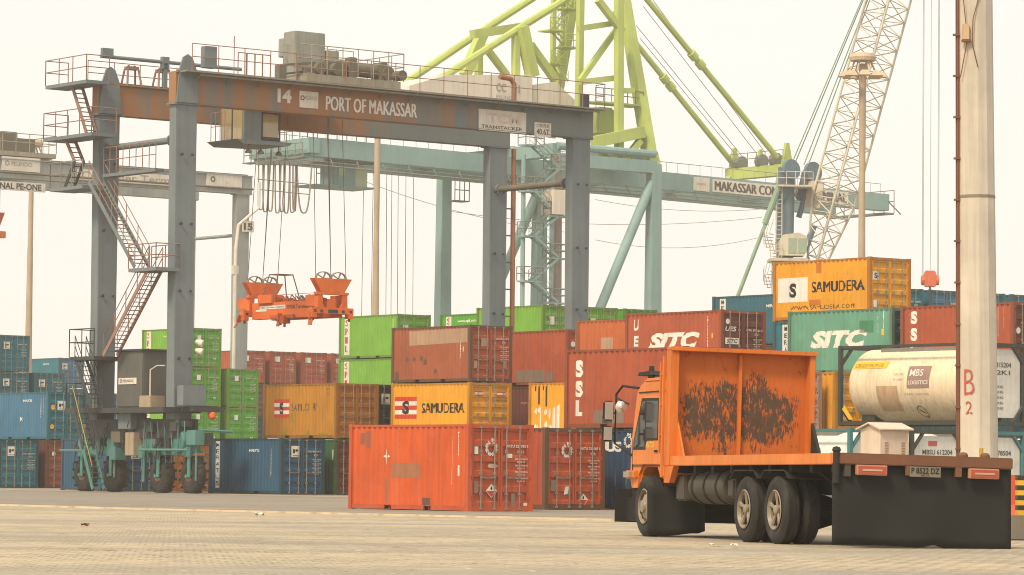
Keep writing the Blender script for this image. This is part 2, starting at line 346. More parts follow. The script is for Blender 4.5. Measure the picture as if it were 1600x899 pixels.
# ================================================================== shipping containers
CL, CW, CH, TIER = 6.06, 2.44, 2.59, 2.61
PITCHC = .2755; Y0C, Y1C = .16, 5.90
BRK = []                                        # (y, x) corrugation profile of the long side, y measured from the door end
y_ = Y0C
while y_ < Y1C - .05:
    for dy, x_ in ((0, .012), (.075, .012), (.1275, .056), (.2225, .056)):
        if y_ + dy < Y1C: BRK.append((y_ + dy, x_))
    y_ += PITCHC
BRK.append((Y1C, .012))
def prof(y):
    for (ya, xa), (yb, xb) in zip(BRK, BRK[1:]):
        if ya <= y <= yb: return xa + (xb - xa) * (y - ya) / (yb - ya)
    return .0
CUTS = [CL - y for y, x in BRK]
def container_meshes():
    M = {}
    f = MB()
    for x0 in (0, CW - .15):
        for y0 in (0, CL - .15): f.box(x0, x0 + .15, y0, y0 + .15, .1, CH - .1)
    for x0 in (.02, CW - .08):                   # bottom rails with fork pockets, top rails
        for y0, y1 in ((.15, 1.85), (2.21, 3.85), (4.21, CL - .15)): f.box(x0, x0 + .06, y0, y1, .03, .17)
        f.box(x0, x0 + .06, 1.85, 2.21, .145, .17); f.box(x0, x0 + .06, 3.85, 4.21, .145, .17)
        f.box(x0 - .01, x0 + .07, .15, CL - .15, CH - .09, CH - .02)
    for y0 in (.015, CL - .075):
        f.box(.15, CW - .15, y0, y0 + .06, .03, .17); f.box(.15, CW - .15, y0, y0 + .09, CH - .13, CH - .015)
    for x0 in (-.004, CW - .174):                # corner castings
        for y0 in (-.004, CL - .158):
            for z0 in (0, CH - .118): f.box(x0, x0 + .178, y0, y0 + .162, z0, z0 + .118)
    for k in range(1, 12): f.box(.08, CW - .08, k * .5, k * .5 + .05, .04, .12)     # floor bearers seen through the pockets
    M['frame'] = f.mesh('frame')
    s = MB(); s.grid([[(x, y, z) for y, x in BRK] for z in (.15, CH - .08)]); M['side_panel'] = s.mesh('side_panel', fix=False)
    s = MB(); s.grid([[(CW - x, y, z) for y, x in BRK] for z in (.15, CH - .08)]); M['far_panel'] = s.mesh('far_panel', fix=False)
    s = MB(); xs_ = [.15 + i * (CW - .3) / 16 for i in range(17)]
    s.grid([[(x, CL - (.02 if i % 2 else .06), z) for i, x in enumerate(xs_)] for z in (.15, CH - .1)]); M['end_wall'] = s.mesh('end_wall', fix=False)
    M['roof'] = MB().box(.05, CW - .05, .06, CL - .06, CH - .05, CH - .022).box(.06, CW - .06, .06, CL - .06, .13, .155).mesh('roof')
    for nm, x0, x1 in (('door_a', .155, CW / 2 - .012), ('door_b', CW / 2 + .012, CW - .155)):
        d = MB(); z = .19; zs = [(z, .04)]; n = 5; hh = (CH - .14 - .19) / n
        for k in range(n):
            zb = .19 + k * hh
            zs += [(zb + .10, .04), (zb + .14, .085), (zb + hh - .10, .085), (zb + hh - .06, .04)]
        zs.append((CH - .15, .04))
        fr = .07
        d.grid([[(x, y, z) for z, y in zs] for x in (x0 + fr, x1 - fr)])
        d.box(x0, x0 + fr, .03, .09, .18, CH - .14); d.box(x1 - fr, x1, .03, .09, .18, CH - .14)
        d.box(x0 + fr, x1 - fr, .031, .09, .175, .2); d.box(x0 + fr, x1 - fr, .031, .09, CH - .165, CH - .14)
        for zz in (.35, .95, 1.6, 2.25):           # hinges
            d.box(x0 - .05 if nm == 'door_a' else x1 - .03, x0 + .03 if nm == 'door_a' else x1 + .05, .0, .028, zz, zz + .10)
        M[nm] = d.mesh(nm)
        for i, xr in enumerate((x0 + .33, x1 - .22) if nm == 'door_a' else (x0 + .2, x1 - .36)):
            r = MB().tube([(xr, .0, .08), (xr, .0, CH - .05)], .019, 7)
            for zz in (.06, .5, 1.1, 1.75, CH - .13): r.box(xr - .045, xr + .045, -.015, .03, zz, zz + .07)
            M[nm + 'rod%d' % i] = r.mesh('lock_rod', smooth=True)
            h = MB().bar((xr, -.03, 1.02), (xr + (.30 if i == 0 else -.30), -.03, .99), .02, .035).box(xr - .03, xr + .03, -.04, 0, .98, 1.06); M[nm + 'handle%d' % i] = h.mesh('handle')
    return M
CM = container_meshes()
rod_metal = paint('galvanised_steel', (.27, .235, .19), rust=.5)
NCON = 0
def side_map(off=.004): return lambda u, v: (prof(CL - u) - off, CL - u, v)
def door_map(off=-.006): return lambda u, v: (u, off + .03, v)
def container(a, b, tier, mat, label, group=None, dmat=None, fmat=None, rods=True, parts=True, cat='container', base=None, rmat=None):
    z = (tier - 1) * TIER if base is None else base
    t = ything('shipping_container', label, cat, a, b, z, group)
    dm = dmat or mat; fm = fmat or edge_of(mat)
    link('frame', CM['frame'], fm, t); link('side_panel', CM['side_panel'], mat, t); link('side_panel', CM['far_panel'], mat, t)
    link('end_wall', CM['end_wall'], mat, t); link('roof', CM['roof'], fm, t)
    for d in ('door_a', 'door_b'):
        o = link('door', CM[d], dm, t)
        if parts:
            for i in (0, 1):
                link('lock_rod', CM[d + 'rod%d' % i], rmat or rod_metal, o); link('handle', CM[d + 'handle%d' % i], rmat or rod_metal, o)
    return t
def on_side(t, name, geos, mat): return decal(name, geos, side_map(), mat, t, CUTS)
def on_door(t, name, geos, mat): return decal(name, geos, door_map(), mat, t)
def stacked(word, u, ztop, w, h, gap, bold=.03):
    return [text_at(ch, u, ztop - (i + 1) * h - i * gap, w, h, bold) for i, ch in enumerate(word) if ch != ' ']
white = paint('white_lettering', (.78, .74, .66), rust=.25, streak=.25)
black = flat('black_lettering', (.025, .022, .02), .6)
redp = flat('red_lettering', (.55, .05, .02), .6)
tan = paint('patched_primer', (.42, .27, .17), rust=.1)
yel = flat('yellow_sticker', (.75, .45, .03), .6)
P_ = lambda n, c, **k: paint(n + '_paint', c, **k)
C_orange = P_('orange_red', (.62, .105, .022), rust=.30); C_red = P_('weathered_shaded_red', (.50, .09, .03), rust=.45, streak=.4); C_dred = P_('dark_red_door', (.44, .075, .026), rust=.55, streak=.45)  # C_red: orange-red darkened for doors that get less sun, plus rust and streaks
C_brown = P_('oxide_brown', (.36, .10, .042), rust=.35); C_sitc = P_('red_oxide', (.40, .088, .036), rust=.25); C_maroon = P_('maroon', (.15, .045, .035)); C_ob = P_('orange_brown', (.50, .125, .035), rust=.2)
C_yellow = P_('golden_yellow', (.78, .35, .018), rust=.25, streak=.2); C_amber = P_('amber', (.50, .215, .018), rust=.3); C_amberd = P_('shaded_amber_door', (.36, .145, .02), rust=.35, streak=.4)  # C_amberd: the amber, darkened to shade its less sunlit door end, with wear
C_navy = P_('navy', (.022, .055, .115), rust=.2); C_blue = P_('dark_blue', (.022, .095, .175), rust=.25); C_lblue = P_('mid_blue', (.055, .175, .29), rust=.3); C_teal = P_('teal_blue', (.025, .17, .22), rust=.35); C_pet = P_('petrol', (.03, .14, .19), rust=.25)
C_green = P_('bright_green', (.18, .40, .045), rust=.15, streak=.15); C_green2 = P_('vivid_green', (.10, .36, .03), rust=.25, streak=.25); C_dgreen = P_('bottle_green', (.03, .12, .05)); C_sea = P_('sea_green', (.13, .33, .235), rust=.12, streak=.2)
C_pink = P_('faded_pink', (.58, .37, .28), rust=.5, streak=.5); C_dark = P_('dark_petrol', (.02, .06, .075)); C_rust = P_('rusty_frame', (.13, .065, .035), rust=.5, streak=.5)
C_odoor = P_('orange_door', (.60, .20, .02), rust=.35)
# ================================================================== haze
def haze(dens):
    o_ = MB().box(-420, 420, -8, 620, -1, 75).build('haze', None, None); m = bpy.data.materials.new('haze_air'); m.use_nodes = True; n = m.node_tree; n.nodes.clear()
    ou = n.nodes.new('ShaderNodeOutputMaterial'); pv = n.nodes.new('ShaderNodeVolumePrincipled'); pv.inputs['Color'].default_value = (.97, .95, .90, 1); pv.inputs['Density'].default_value = dens; pv.inputs['Anisotropy'].default_value = .3
    n.links.new(pv.outputs[0], ou.inputs['Volume']); o_.material_slots[0].material = m; tag(o_, kind='stuff'); return o_
haze(.00040)
G_ST = 'shipping containers stacked in the yard'
def code_side(t, txt, u, ztop, n=.075, mat=white): on_side(t, 'lettering', stacked(txt, u, ztop, .055, n, .02, .03), mat)
def code_door(t, l1, l2='22G1', z=1.9, mat=white, rows=4, u=1.42):
    g = [text_at(l1, u, z, .84, .085, .02), text_at(l2, u + .42, z - .16, .24, .08, .02)]
    rnd = random.Random(l1)
    for k in range(rows):
        g.append(text_at('MAX.GR %d KG' % rnd.randint(24000, 32000), u + .36, z - .36 - k * .19, .46, .05, .02)); g.append(text_at('%d LB' % rnd.randint(50000, 70000), u + .42, z - .44 - k * .19, .3, .04, .02))
    on_door(t, 'lettering', g, mat)
def label_door(t, u, z, w=.34, h=.34, mark=True):
    on_door(t, 'label', [rect_at(u, z, w, h)], white)
    if mark: decal('label_mark', [rect_at(u + w * .2, z + h * .35, w * .25, h * .35), rect_at(u + w * .5, z + h * .5, w * .3, h * .2), rect_at(u + w * .2, z + h * .1, w * .6, h * .06)], door_map(-.010), black, t)
def strip_label(t, word, mat, u=.55, w=.42, z0=.25, z1=2.45, h=.2):
    if word == 'SPIL': h = .40
    on_side(t, 'label', [rect_at(u, z0, w, z1 - z0)], white)
    n = len(word); st = (z1 - z0 - .12) / n
    decal('lettering', [text_at(ch, u + w * .22, z1 - .08 - i * st - h, w * .55, h, .012) for i, ch in enumerate(word)], side_map(.008), mat, t, CUTS)
def flower(t, u, z, r, mp, cuts=()):
    g = []
    for k in range(8):
        an = k * 45; x = u + r * .72 * math.sin(R(an)); y = z + r * .72 * math.cos(R(an))
        g.append(text_at('M' if k % 2 == 0 else 'N', x, y, r * .62, r * .5, .05, 0, -an))
    decal('emblem', g, mp, white, t, cuts)
def hazard(t, u, z, r):
    on_door(t, 'hazard_placard', [poly_at([(u, z + r), (u - r, z), (u + r, z)]), ], white)
    decal('hazard_placard', [poly_at([(u - r, z), (u, z - r), (u + r, z)])], door_map(), redp, t)
    decal('placard_border', [poly_at([(u, z + r * 1.1), (u - r * 1.1, z), (u - r, z), (u, z + r)]), poly_at([(u, z + r * 1.1), (u, z + r), (u + r, z), (u + r * 1.1, z)]), poly_at([(u - r * 1.1, z), (u, z - r * 1.1), (u, z - r), (u - r, z)]), poly_at([(u + r, z), (u, z - r), (u, z - r * 1.1), (u + r * 1.1, z)])], door_map(-.007), white, t)
    decal('flame_mark', [poly_at([(u, z + r * .75), (u - r * .2, z + r * .35), (u - r * .12, z + r * .15), (u + r * .12, z + r * .15), (u + r * .2, z + r * .4)])], door_map(-.009), black, t)
def patch(t, rects, mat): on_side(t, 'paint_patch', [rect_at(*r) for r in rects], mat)
def blot(t, pts, mat, nm='scrape'): on_side(t, nm, pts, mat)
grey_p = paint('grey_overpaint', (.24, .17, .13), rust=.2); dark_p = flat('dark_overpaint', (.13, .07, .05), .7); rust_p = paint('primer_rust', (.36, .15, .07), rust=.2)

# --- the pair of red containers standing alone in front
t = container(61.42, 80.82, 1, C_orange, 'faded orange-red container nearest the camera, standing alone in front of the stacks', G_ST, dmat=C_red, fmat=C_red)
code_side(t, '227093522G1MEDI', 5.2, 2.2); code_side(t, 'MRTU2270', 5.55, 2.35, .07); on_side(t, 'label', [rect_at(5.5, 1.05, .13, .32)], white)
blot(t, [poly_at([(1.92, 1.9), (1.86, 1.62), (1.92, 1.30), (1.98, 1.6)]), poly_at([(1.78, 1.62), (1.86, 1.57), (1.86, 1.66)]), poly_at([(2.10, 1.62), (2.03, 1.57), (2.03, 1.66)])], white)
patch(t, [(.55, 1.98, .28, .34), (.88, 1.86, .22, .52)], paint('brown_overpaint', (.34, .10, .045), rust=.3)); patch(t, [(2.2, .98, 1.5, .44)], rust_p); patch(t, [(1.85, .2, .2, .78)], rust_p); patch(t, [(3.75, .14, .45, .25)], dark_p)
flower(t, .88, 1.88, .24, door_map()); code_door(t, 'MRTU 227093 5'); hazard(t, .89, .62, .19)
on_door(t, 'label', [rect_at(.25, 1.7, .14, .22), rect_at(2.1, .18, .14, .09), rect_at(1.42, 1.6, .24, .12)], white)
on_door(t, 'sticker', [poly_at([(.73, 1.35), (.8, 1.29), (1.05, 1.30), (1.14, 1.35), (1.05, 1.41), (.8, 1.42)])], paint('worn_sticker', (.55, .42, .3)))
on_door(t, 'paint_patch', [rect_at(.24, .55, .16, .36), rect_at(1.62, .15, .15, .4)], grey_p)
t = container(67.68, 85.06, 1, C_dred, 'red container with emblem doors just right of the front orange-red one', G_ST, dmat=C_red, fmat=C_rust)
flower(t, .90, 1.87, .23, door_map()); code_door(t, 'MRTU 227085 5', '2'); hazard(t, 1.58, .32, .18)
on_door(t, 'label', [poly_at([(.78, .48), (.95, .5), (1.0, .75), (.84, .73)])], white); on_door(t, 'paint_patch', [rect_at(.25, .6, .22, .34)], grey_p)
# --- SSL pile
t = container(71.3, 82.45, 1, C_navy, 'navy container with white US lettering below the tall brown SSL one', G_ST)
on_side(t, 'lettering', [text_at('US', 2.0, 1.86, .84, .33, .05)], white); flower(t, 3.12, 2.2, .22, side_map(), CUTS)
blot(t, [poly_at([(2.5 + k * .55, 1.62 - .3 * (k % 2)), (2.44 + k * .55, .9), (2.5 + k * .55, .35), (2.57 + k * .55, .9)]) for k in range(4)], paint('scraped_steel', (.16, .19, .21)))
t = container(71.2, 82.45, 2, C_sitc, 'oxide-brown container lettered SSL downwards, partly behind the truck cab', G_ST)
on_side(t, 'lettering', [text_at('S', .52, 1.68, .44, .56, .06), text_at('S', .52, 1.03, .44, .54, .06), text_at('L', .56, .41, .38, .52, .06)], white)
patch(t, [(1.5, .17, 1.5, .42)], grey_p); patch(t, [(1.9, .17, .5, .25)], dark_p)
# --- front row of the middle block
t = container(89.1, 131.4, 1, C_blue, 'dark blue container on the ground with a white lettered strip, doors to the right', G_ST, fmat=C_dark)
strip_label(t, 'MERATUS', black, .52, .42); on_side(t, 'lettering', [text_at('MERATUS', 3.4, 1.95, .85, .13, .03)], white); code_side(t, 'TXGU3000017', 5.15, 2.1, .10); code_side(t, 'MAXGROSS22G1', 5.5, 2.1, .10)
label_door(t, .58, 1.72, .46, .52); code_door(t, 'TXGU 300001 7', z=1.95)
t = container(92.2, 131.5, 1, C_dgreen, 'bottle-green container with brown doors, wedged right of the dark blue one', G_ST, dmat=C_maroon)
on_side(t, 'label', [rect_at(5.75, 1.6, .14, .5)], white)
t = container(92.2, 131.5, 2, C_amber, 'dull amber container with a striped S logo and peeling name, on the dark blue one', G_ST, dmat=C_amberd)
def flagS(t, u, z, w, h, tattered=False):
    for k in range(5): on_side(t, 'emblem_stripe', [rect_at(u, z + h * k / 5 + .001, w, h / 5 - .002)], redp if k % 2 == 0 else white)
    decal('lettering', [text_at('S', u + w * .36, z + h * .2, w * .28, h * .62, .05)], side_map(.008), black, t, CUTS)
flagS(t, .95, .98, 1.2, .88); on_side(t, 'lettering', [text_at('SAM', 2.35, 1.3, .85, .34, .0), text_at('UD', 3.3, 1.3, .5, .34, .0), text_at('R', 4.15, 1.3, .22, .36, .02), text_at("'", 4.45, 1.5, .05, .14)], flat('peeled_lettering', (.12, .07, .03), .7))
on_side(t, 'lettering', [text_at('SIKU', 5.2, 2.25, .32, .09), text_at('22G1', 5.25, 2.05, .3, .08), text_at('7', 5.4, 2.4, .06, .12)], flat('peeled_lettering', (.12, .07, .03)))
patch(t, [(1.6, .17, .4, .22), (3.6, .17, .35, .2), (4.6, .17, .8, .08), (2.25, .8, .18, .4)], paint('olive_patch', (.30, .22, .04)))
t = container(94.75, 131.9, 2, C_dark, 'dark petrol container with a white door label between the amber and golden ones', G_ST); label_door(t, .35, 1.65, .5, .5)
t = container(94.8, 124.7, 2, C_yellow, 'golden yellow container lettered SAMUDERA beside a red-white striped logo, under a brown one', G_ST)
flagS(t, .28, .95, 1.75, 1.02); heavy('lettering', 'SAMUDERA', 2.4, 1.2, 3.25, .46, side_map(), black, t, .022, (-1, 0, 0), CUTS); code_side(t, 'SIKU', 5.5, 2.4)
for u in (.35, 1.6): on_door(t, 'emblem', [rect_at(u, 1.98, .46, .05), rect_at(u, 2.14, .46, .05)], redp); on_door(t, 'emblem', [rect_at(u, 2.035, .46, .1)], white)
on_door(t, 'lettering', [text_at('SIKU 220116 3', 1.55, 1.75, .6, .07)], flat('peeled_lettering', (.12, .07, .03)))
t = container(94.8, 124.7, 3, C_brown, 'oxide-brown container with a long tan overpainted strip, on the golden SAMUDERA one', G_ST, dmat=C_sitc, fmat=C_rust)
on_side(t, 'paint_patch', [poly_at([(1.3, 1.72), (5.85, 1.80), (5.85, 2.44), (1.3, 2.40)])], tan); code_side(t, 'TGHU2201452', 5.3, 2.4, .1); code_side(t, 'TGHU22G1', 5.5, 2.4, .1); on_side(t, 'label', [rect_at(5.45, 1.38, .16, .22)], yel)
blot(t, [disc_at(1.2, 1.1, .1), disc_at(1.75, 1.1, .09), disc_at(2.3, 1.12, .11), disc_at(2.6, .95, .13), disc_at(3.4, .5, .11)], dark_p); patch(t, [(.3, .17, .3, .35)], dark_p)
on_door(t, 'label', [rect_at(.66, 1.62, .42, .38), rect_at(.25, .62, .2, .34), rect_at(1.95, .65, .18, .3)], tan); code_door(t, 'TGHU 220145 2', z=1.95)
t = container(97.0, 117.1, 2, C_yellow, 'golden container with white graffiti strokes and black drips, left of SSL', G_ST)
on_side(t, 'drip', [rect_at(u, z, .07, 2.42 - z) for u, z in ((.42, 2.2), (.68, 1.6), (.98, 2.25), (1.22, 1.5))], black)
sc = []
for u, z0, z1, wd in ((.45, .3, .75, .14), (.62, .28, .7, .16), (.85, .3, 1.5, .16), (.5, 1.15, 1.45, .2), (.75, 1.2, 1.5, .2), (1.22, 1.1, 1.4, .16), (1.24, .5, .85, .16), (1.55, .3, .7, .25), (1.5, .9, 1.45, .08), (1.82, .45, 1.5, .16), (2.14, .25, 1.62, .22)):
    sc.append(poly_at([(u - wd / 2, z0 + .1), (u, z0), (u + wd / 2, z0 + .12), (u + wd * .42, z1 - .1), (u + .02, z1), (u - wd * .45, z1 - .12)]))
on_side(t, 'graffiti', sc, white)
t = container(100.8, 125.1, 3, C_sitc, 'brown container with a grey-smeared foot, right of the tan-striped brown one', G_ST)
patch(t, [(2.1, .17, 2.2, .55), (4.5, .17, .4, .5)], grey_p); code_side(t, 'GESU3400', 5.2, 2.4, .1); code_side(t, 'GESU2', 5.5, 2.4, .1); on_door(t, 'label', [disc_at(.35, 1.9, .13)], white)
t = container(100.8, 125.1, 2, C_maroon, 'dark maroon container left of the graffiti one', G_ST); on_side(t, 'lettering', [text_at('MARITIM', 2.6, 1.75, .7, .09)], tan)
t = container(95.3, 111.6, 3, C_ob, 'bright orange-brown container with a square tan patch, left of the red SITC one', G_ST); patch(t, [(1.65, 1.2, .8, .6)], tan)
t = container(92.4, 104.8, 3, C_sitc, 'red-oxide container lettered SITC in white, behind the truck headboard', G_ST, dmat=C_maroon)
on_side(t, 'lettering', [text_at('SITC', 1.5, 1.05, 3.2, .68, .06, .28)], white); on_side(t, 'lettering', [text_at('U', .52, 1.86, .36, .46, .05, .15), text_at('E', .52, 1.2, .36, .44, .05, .15), text_at('S', .52, .55, .36, .44, .05, .15)], white)
code_side(t, 'SITU277462322G1', 5.15, 2.35, .1); code_side(t, 'SITU27746', 5.5, 2.35, .1); on_side(t, 'label', [rect_at(5.42, 1.45, .14, .2)], yel)
on_door(t, 'lettering', [text_at('UES', .25, 1.72, .6, .2, .03, .2)], white); on_door(t, 'label', [rect_at(.25, 1.2, .75, .26), disc_at(.38, 2.12, .11)], white); decal('lettering', [text_at('SITC', .32, 1.25, .6, .16, .03, .25)], door_map(-.010), C_blue, t); code_door(t, 'SITU 277462 3', z=1.75)
# --- right part of the block
t = container(95.45, 98.1, 3, C_sea, 'sea-green container lettered SITC in white, above the tank container', G_ST, dmat=C_dark)
on_side(t, 'lettering', [text_at('SITC', 1.3, 1.05, 3.35, .70, .06, .28)], white); patch(t, [(4.2, 1.62, .8, .48)], paint('green_overpaint', (.06, .25, .13))); code_side(t, 'SITU28', 5.2, 2.4, .12); code_side(t, 'SITU280', 5.55, 2.45, .12); on_side(t, 'label', [rect_at(5.42, 1.5, .16, .25)], yel)
t = container(95.3, 91.4, 3, C_sitc, 'oxide-brown container showing two big white S letters, cut by the concrete mast', G_ST, dmat=C_maroon)
on_side(t, 'lettering', [text_at('S', .5, 1.88, .42, .5, .06), text_at('S', .5, 1.22, .42, .5, .06), text_at('L', .5, .55, .42, .5, .06)], white); code_side(t, 'SSLU3340', 5.2, 2.4, .12); code_side(t, 'SSLU33', 5.5, 2.4, .12); on_door(t, 'label', [disc_at(.3, 1.5, .12)], white)
t = container(101.62, 105.8, 4, C_yellow, 'golden yellow SAMUDERA container with a white square S, highest in the yard', G_ST, fmat=P_('amber_frame', (.45, .17, .02), rust=.5))
on_side(t, 'emblem_panel', [rect_at(.32, .80, 1.85, 1.06)], white); decal('lettering', [text_at('S', 1.0, 1.0, .5, .62, .05)], side_map(.008), black, t, CUTS)
heavy('lettering', 'SAMUDERA', 2.45, 1.18, 3.25, .46, side_map(), black, t, .022, (-1, 0, 0), CUTS); on_side(t, 'lettering', [text_at('WWW.SAMUDERA.COM', 1.1, .45, 4.0, .18, .0)], black); patch(t, [(2.7, 2.0, .35, .45), (2.3, .62, .7, .25)], paint('amber_patch', (.55, .17, .02)))
on_door(t, 'label', [rect_at(.2, 1.62, .36, .36), rect_at(.25, .45, .2, .3)], white); decal('lettering', [text_at('S', .3, 1.68, .15, .24, .03)], door_map(-.010), black, t)
t = container(101.62, 105.8, 3, C_teal, 'teal container just showing under the highest golden one', G_ST); strip_label(t, 'MERATUS', black, .62, .4)
t = container(119.5, 130.2, 4, C_pet, 'petrol-blue container far back, left of the highest golden one', G_ST); strip_label(t, 'MERATUS', black, .6, .42); on_side(t, 'lettering', [text_at('MERATUS', 4.2, 1.9, 1.0, .15, .03)], white)
for k, (a, b, lb) in enumerate(((119.0, 122.6, 'far blue container whose doors touch the right edge of the highest golden one'), (121.9, 122.6, 'far teal container with doors showing just left of the concrete mast'), (124.8, 122.6, 'far blue container showing first right of the concrete mast top of stack'), (127.7, 122.6, 'far teal container at the right picture edge behind the mast'))):
    t = container(a, b, 4, (C_teal, C_pet)[k % 2], lb, G_ST, dmat=(C_teal, C_lblue)[k % 2]); label_door(t, .3, .9, .5, .4); code_door(t, 'TEXU 300%d1' % k, rows=2)
t = container(89.7, 98.55, 2, C_pink, 'faded pink rusty container seen in the gap right of the truck headboard', G_ST, rmat=C_rust); code_door(t, 'OTAU 220177 A', z=1.7, mat=C_rust)
container(92.6, 98.3, 2, C_yellow, 'golden container, only a sliver showing left of the tank frame', G_ST)
t = container(92.0, 145.0, 1, C_odoor, 'orange container doors squeezed between crane wheel and dark blue container', G_ST); code_door(t, 'MRTU 11820 4', rows=2)
t = container(89.1, 145.0, 1, C_blue, 'blue container on the ground seen between the crane wheels', G_ST); label_door(t, .4, 1.6, .5, .5); code_door(t, 'TEXU 40177 2', rows=3)
# --- left end of the block, behind the crane legs
t = container(91.9, 162.3, 1, C_teal, 'teal container on the ground at the left picture edge, doors to camera', G_ST, fmat=C_dark); label_door(t, .55, 1.7, .48, .52); code_door(t, 'TXGU 220810 4', rows=3, z=1.8)
t = container(94.84, 162.3, 1, C_maroon, 'rusty red-brown container on the ground left of the crane wheels', G_ST, dmat=P_('rusty_brown_door', (.27, .075, .035), rust=.6)); on_door(t, 'label', [disc_at(.45, 1.85, .12)], white)
t = container(94.84, 162.28, 2, C_lblue, 'large mid-blue container on the second tier at the left edge', G_ST, fmat=C_pet, dmat=C_teal)
on_side(t, 'lettering', [text_at('MERATUS', 3.4, 2.05, .9, .13, .03), text_at('K', 3.1, 1.0, .3, .24, .03)], white); code_side(t, '2208104', 5.3, 2.2, .13); code_side(t, 'TXGU22', 5.55, 2.25, .13, yel); label_door(t, .62, 1.6, .5, .5); on_door(t, 'label', [disc_at(.35, 1.75, .14), disc_at(.3, .7, .13)], yel)
for a, tr, m, lb in ((97.75, 1, C_teal, 'teal container on the ground between the crane wheel pairs'), (97.75, 2, C_lblue, 'blue container with doors behind the crane stair'), (100.65, 1, C_blue, 'blue container seen low behind the crane generator boxes'), (103.55, 1, C_pet, 'petrol container half hidden by the right crane wheels')):
    t = container(a, 162.3, tr, m, lb, G_ST); label_door(t, .4, 1.6, .5, .5); code_door(t, 'TXGU 3301%d' % int(a), rows=3)
# --- rows further back, left to right
for a, b, tr, m, dm, lb in (
    (121.6, 214.9, 4, C_teal, C_teal, 'teal container topmost at the far left edge'),
    (121.6, 214.9, 3, C_teal, C_pet, 'petrol container second from top at the far left edge'),
    (124.5, 214.9, 3, C_teal, C_teal, 'teal container right of the far left pile, above the mid-blue one'),
    (151.0, 256.6, 4, C_teal, C_lblue, 'distant teal container peeping between far left pile and crane stair'),
    (151.0, 256.6, 3, C_teal, C_teal, 'distant teal container lower down behind the crane stair')):
    t = container(a, b, tr, m, lb, G_ST, dmat=dm); label_door(t, .35, 1.6, .5, .5); code_door(t, 'TEXU 41%d' % int(a * 10), rows=3); on_side(t, 'lettering', [text_at('MERATUS', 3.4, 2.0, .9, .13, .03)], white)
for a, tr, lb in ((123.6, 4, 'vivid green container with a lettered strip, topmost behind the left crane legs'), (123.6, 3, 'vivid green container below the topmost one beside the crane leg'), (123.6, 2, 'vivid green container low beside the left front crane leg'),
                  (126.6, 3, 'vivid green container left of the amber one, upper of two'), (126.6, 2, 'vivid green container left of the amber one, lower of two')):
    t = container(a, 193.1, tr, C_green, lb, G_ST, dmat=C_green2); strip_label(t, 'SPIL', redp, .55, .5); label_door(t, .55, 1.75, .3, .34, False); code_door(t, 'SPNU 29%d%d' % (int(a), tr), rows=3)
    on_door(t, 'label', [rect_at(1.85, .5, .2, .14)], white); on_side(t, 'lettering', [text_at('www.spil.co.id', 2.6, 2.0, 1.9, .16, .02)], white)
for k, lb in enumerate(('distant red container first in the row right of the second crane leg', 'distant red container second in the row below the orange spreader', 'distant red container third in the row below the orange spreader', 'distant red container last in the row, beside the green pile')):
    t = container(149.8 + 2.95 * k, 226.9, 4, C_sitc, lb, G_ST, dmat=(C_dred, C_sitc)[k % 2]); label_door(t, .4, 1.75, .5, .42, False); code_door(t, 'TGHU 77%d' % k, rows=4)
for tr, lb in ((4, 'light green container with a white SPIL strip, top of pile right of spreader'), (3, 'light green container with a white strip, under the upper light green one')):
    t = container(120.5, 165.6, tr, C_green, lb, G_ST); strip_label(t, 'SPIL', redp, .55, .5); label_door(t, .4, 1.5, .4, .45, False); on_side(t, 'label', [rect_at(5.5, .3, .1, 2.0)], white)
t = container(123.0, 158.7, 4, C_green2, 'deep green container lettered www, between two crane legs', G_ST); strip_label(t, 'SPIL', redp, .55, .5); on_side(t, 'lettering', [text_at('www.spil.co.id', 1.7, 2.05, 1.9, .2, .03)], white)
t = container(119.0, 149.9, 4, C_green, 'light green container between the two right crane legs', G_ST); strip_label(t, 'SPIL', redp, .55, .5); label_door(t, .45, 1.5, .4, .45, False)
t = container(121.95, 149.9, 4, C_green, 'light green container with doors just right of the front right crane leg', G_ST); label_door(t, .45, 1.5, .4, .45, False)
container(124.9, 149.9, 4, C_green2, 'green container at far right of the light green row', G_ST)
# --- containers that only carry others; buried in the stack
for a, b, tiers in ((94.8, 124.7, (1,)), (94.75, 131.9, (1,)), (97.0, 117.1, (1,)), (100.8, 125.1, (1,)), (95.3, 111.6, (1, 2)), (92.4, 104.8, (1, 2)), (95.45, 98.1, (1, 2)), (95.3, 91.4, (1, 2)), (101.62, 105.8, (1, 2)), (119.5, 130.2, (1, 2, 3)),
                    (119.0, 122.6, (1, 2, 3)), (121.9, 122.6, (3,)), (124.8, 122.6, (3,)), (127.7, 122.6, (3,)), (89.7, 98.55, (1,)), (92.6, 98.3, (1,)), (123.6, 193.1, (1,)), (126.6, 193.1, (1,)), (149.8, 226.9, (1, 2, 3)), (152.75, 226.9, (3,)), (155.7, 226.9, (3,)), (158.65, 226.9, (3,)),
                    (120.5, 165.6, (1, 2)), (119.0, 149.9, (1, 2, 3)), (121.95, 149.9, (3,)), (124.9, 149.9, (3,)), (123.0, 158.7, (1, 2, 3)), (121.6, 214.9, (1, 2)), (124.5, 214.9, (1, 2)), (151.0, 256.6, (1, 2))):
    for tr in tiers:
        container(a, b, tr, (C_maroon, C_dark, C_rust)[int(a + tr) % 3], 'dark container buried in the stack under others', 'containers buried low in the stacks', parts=False)
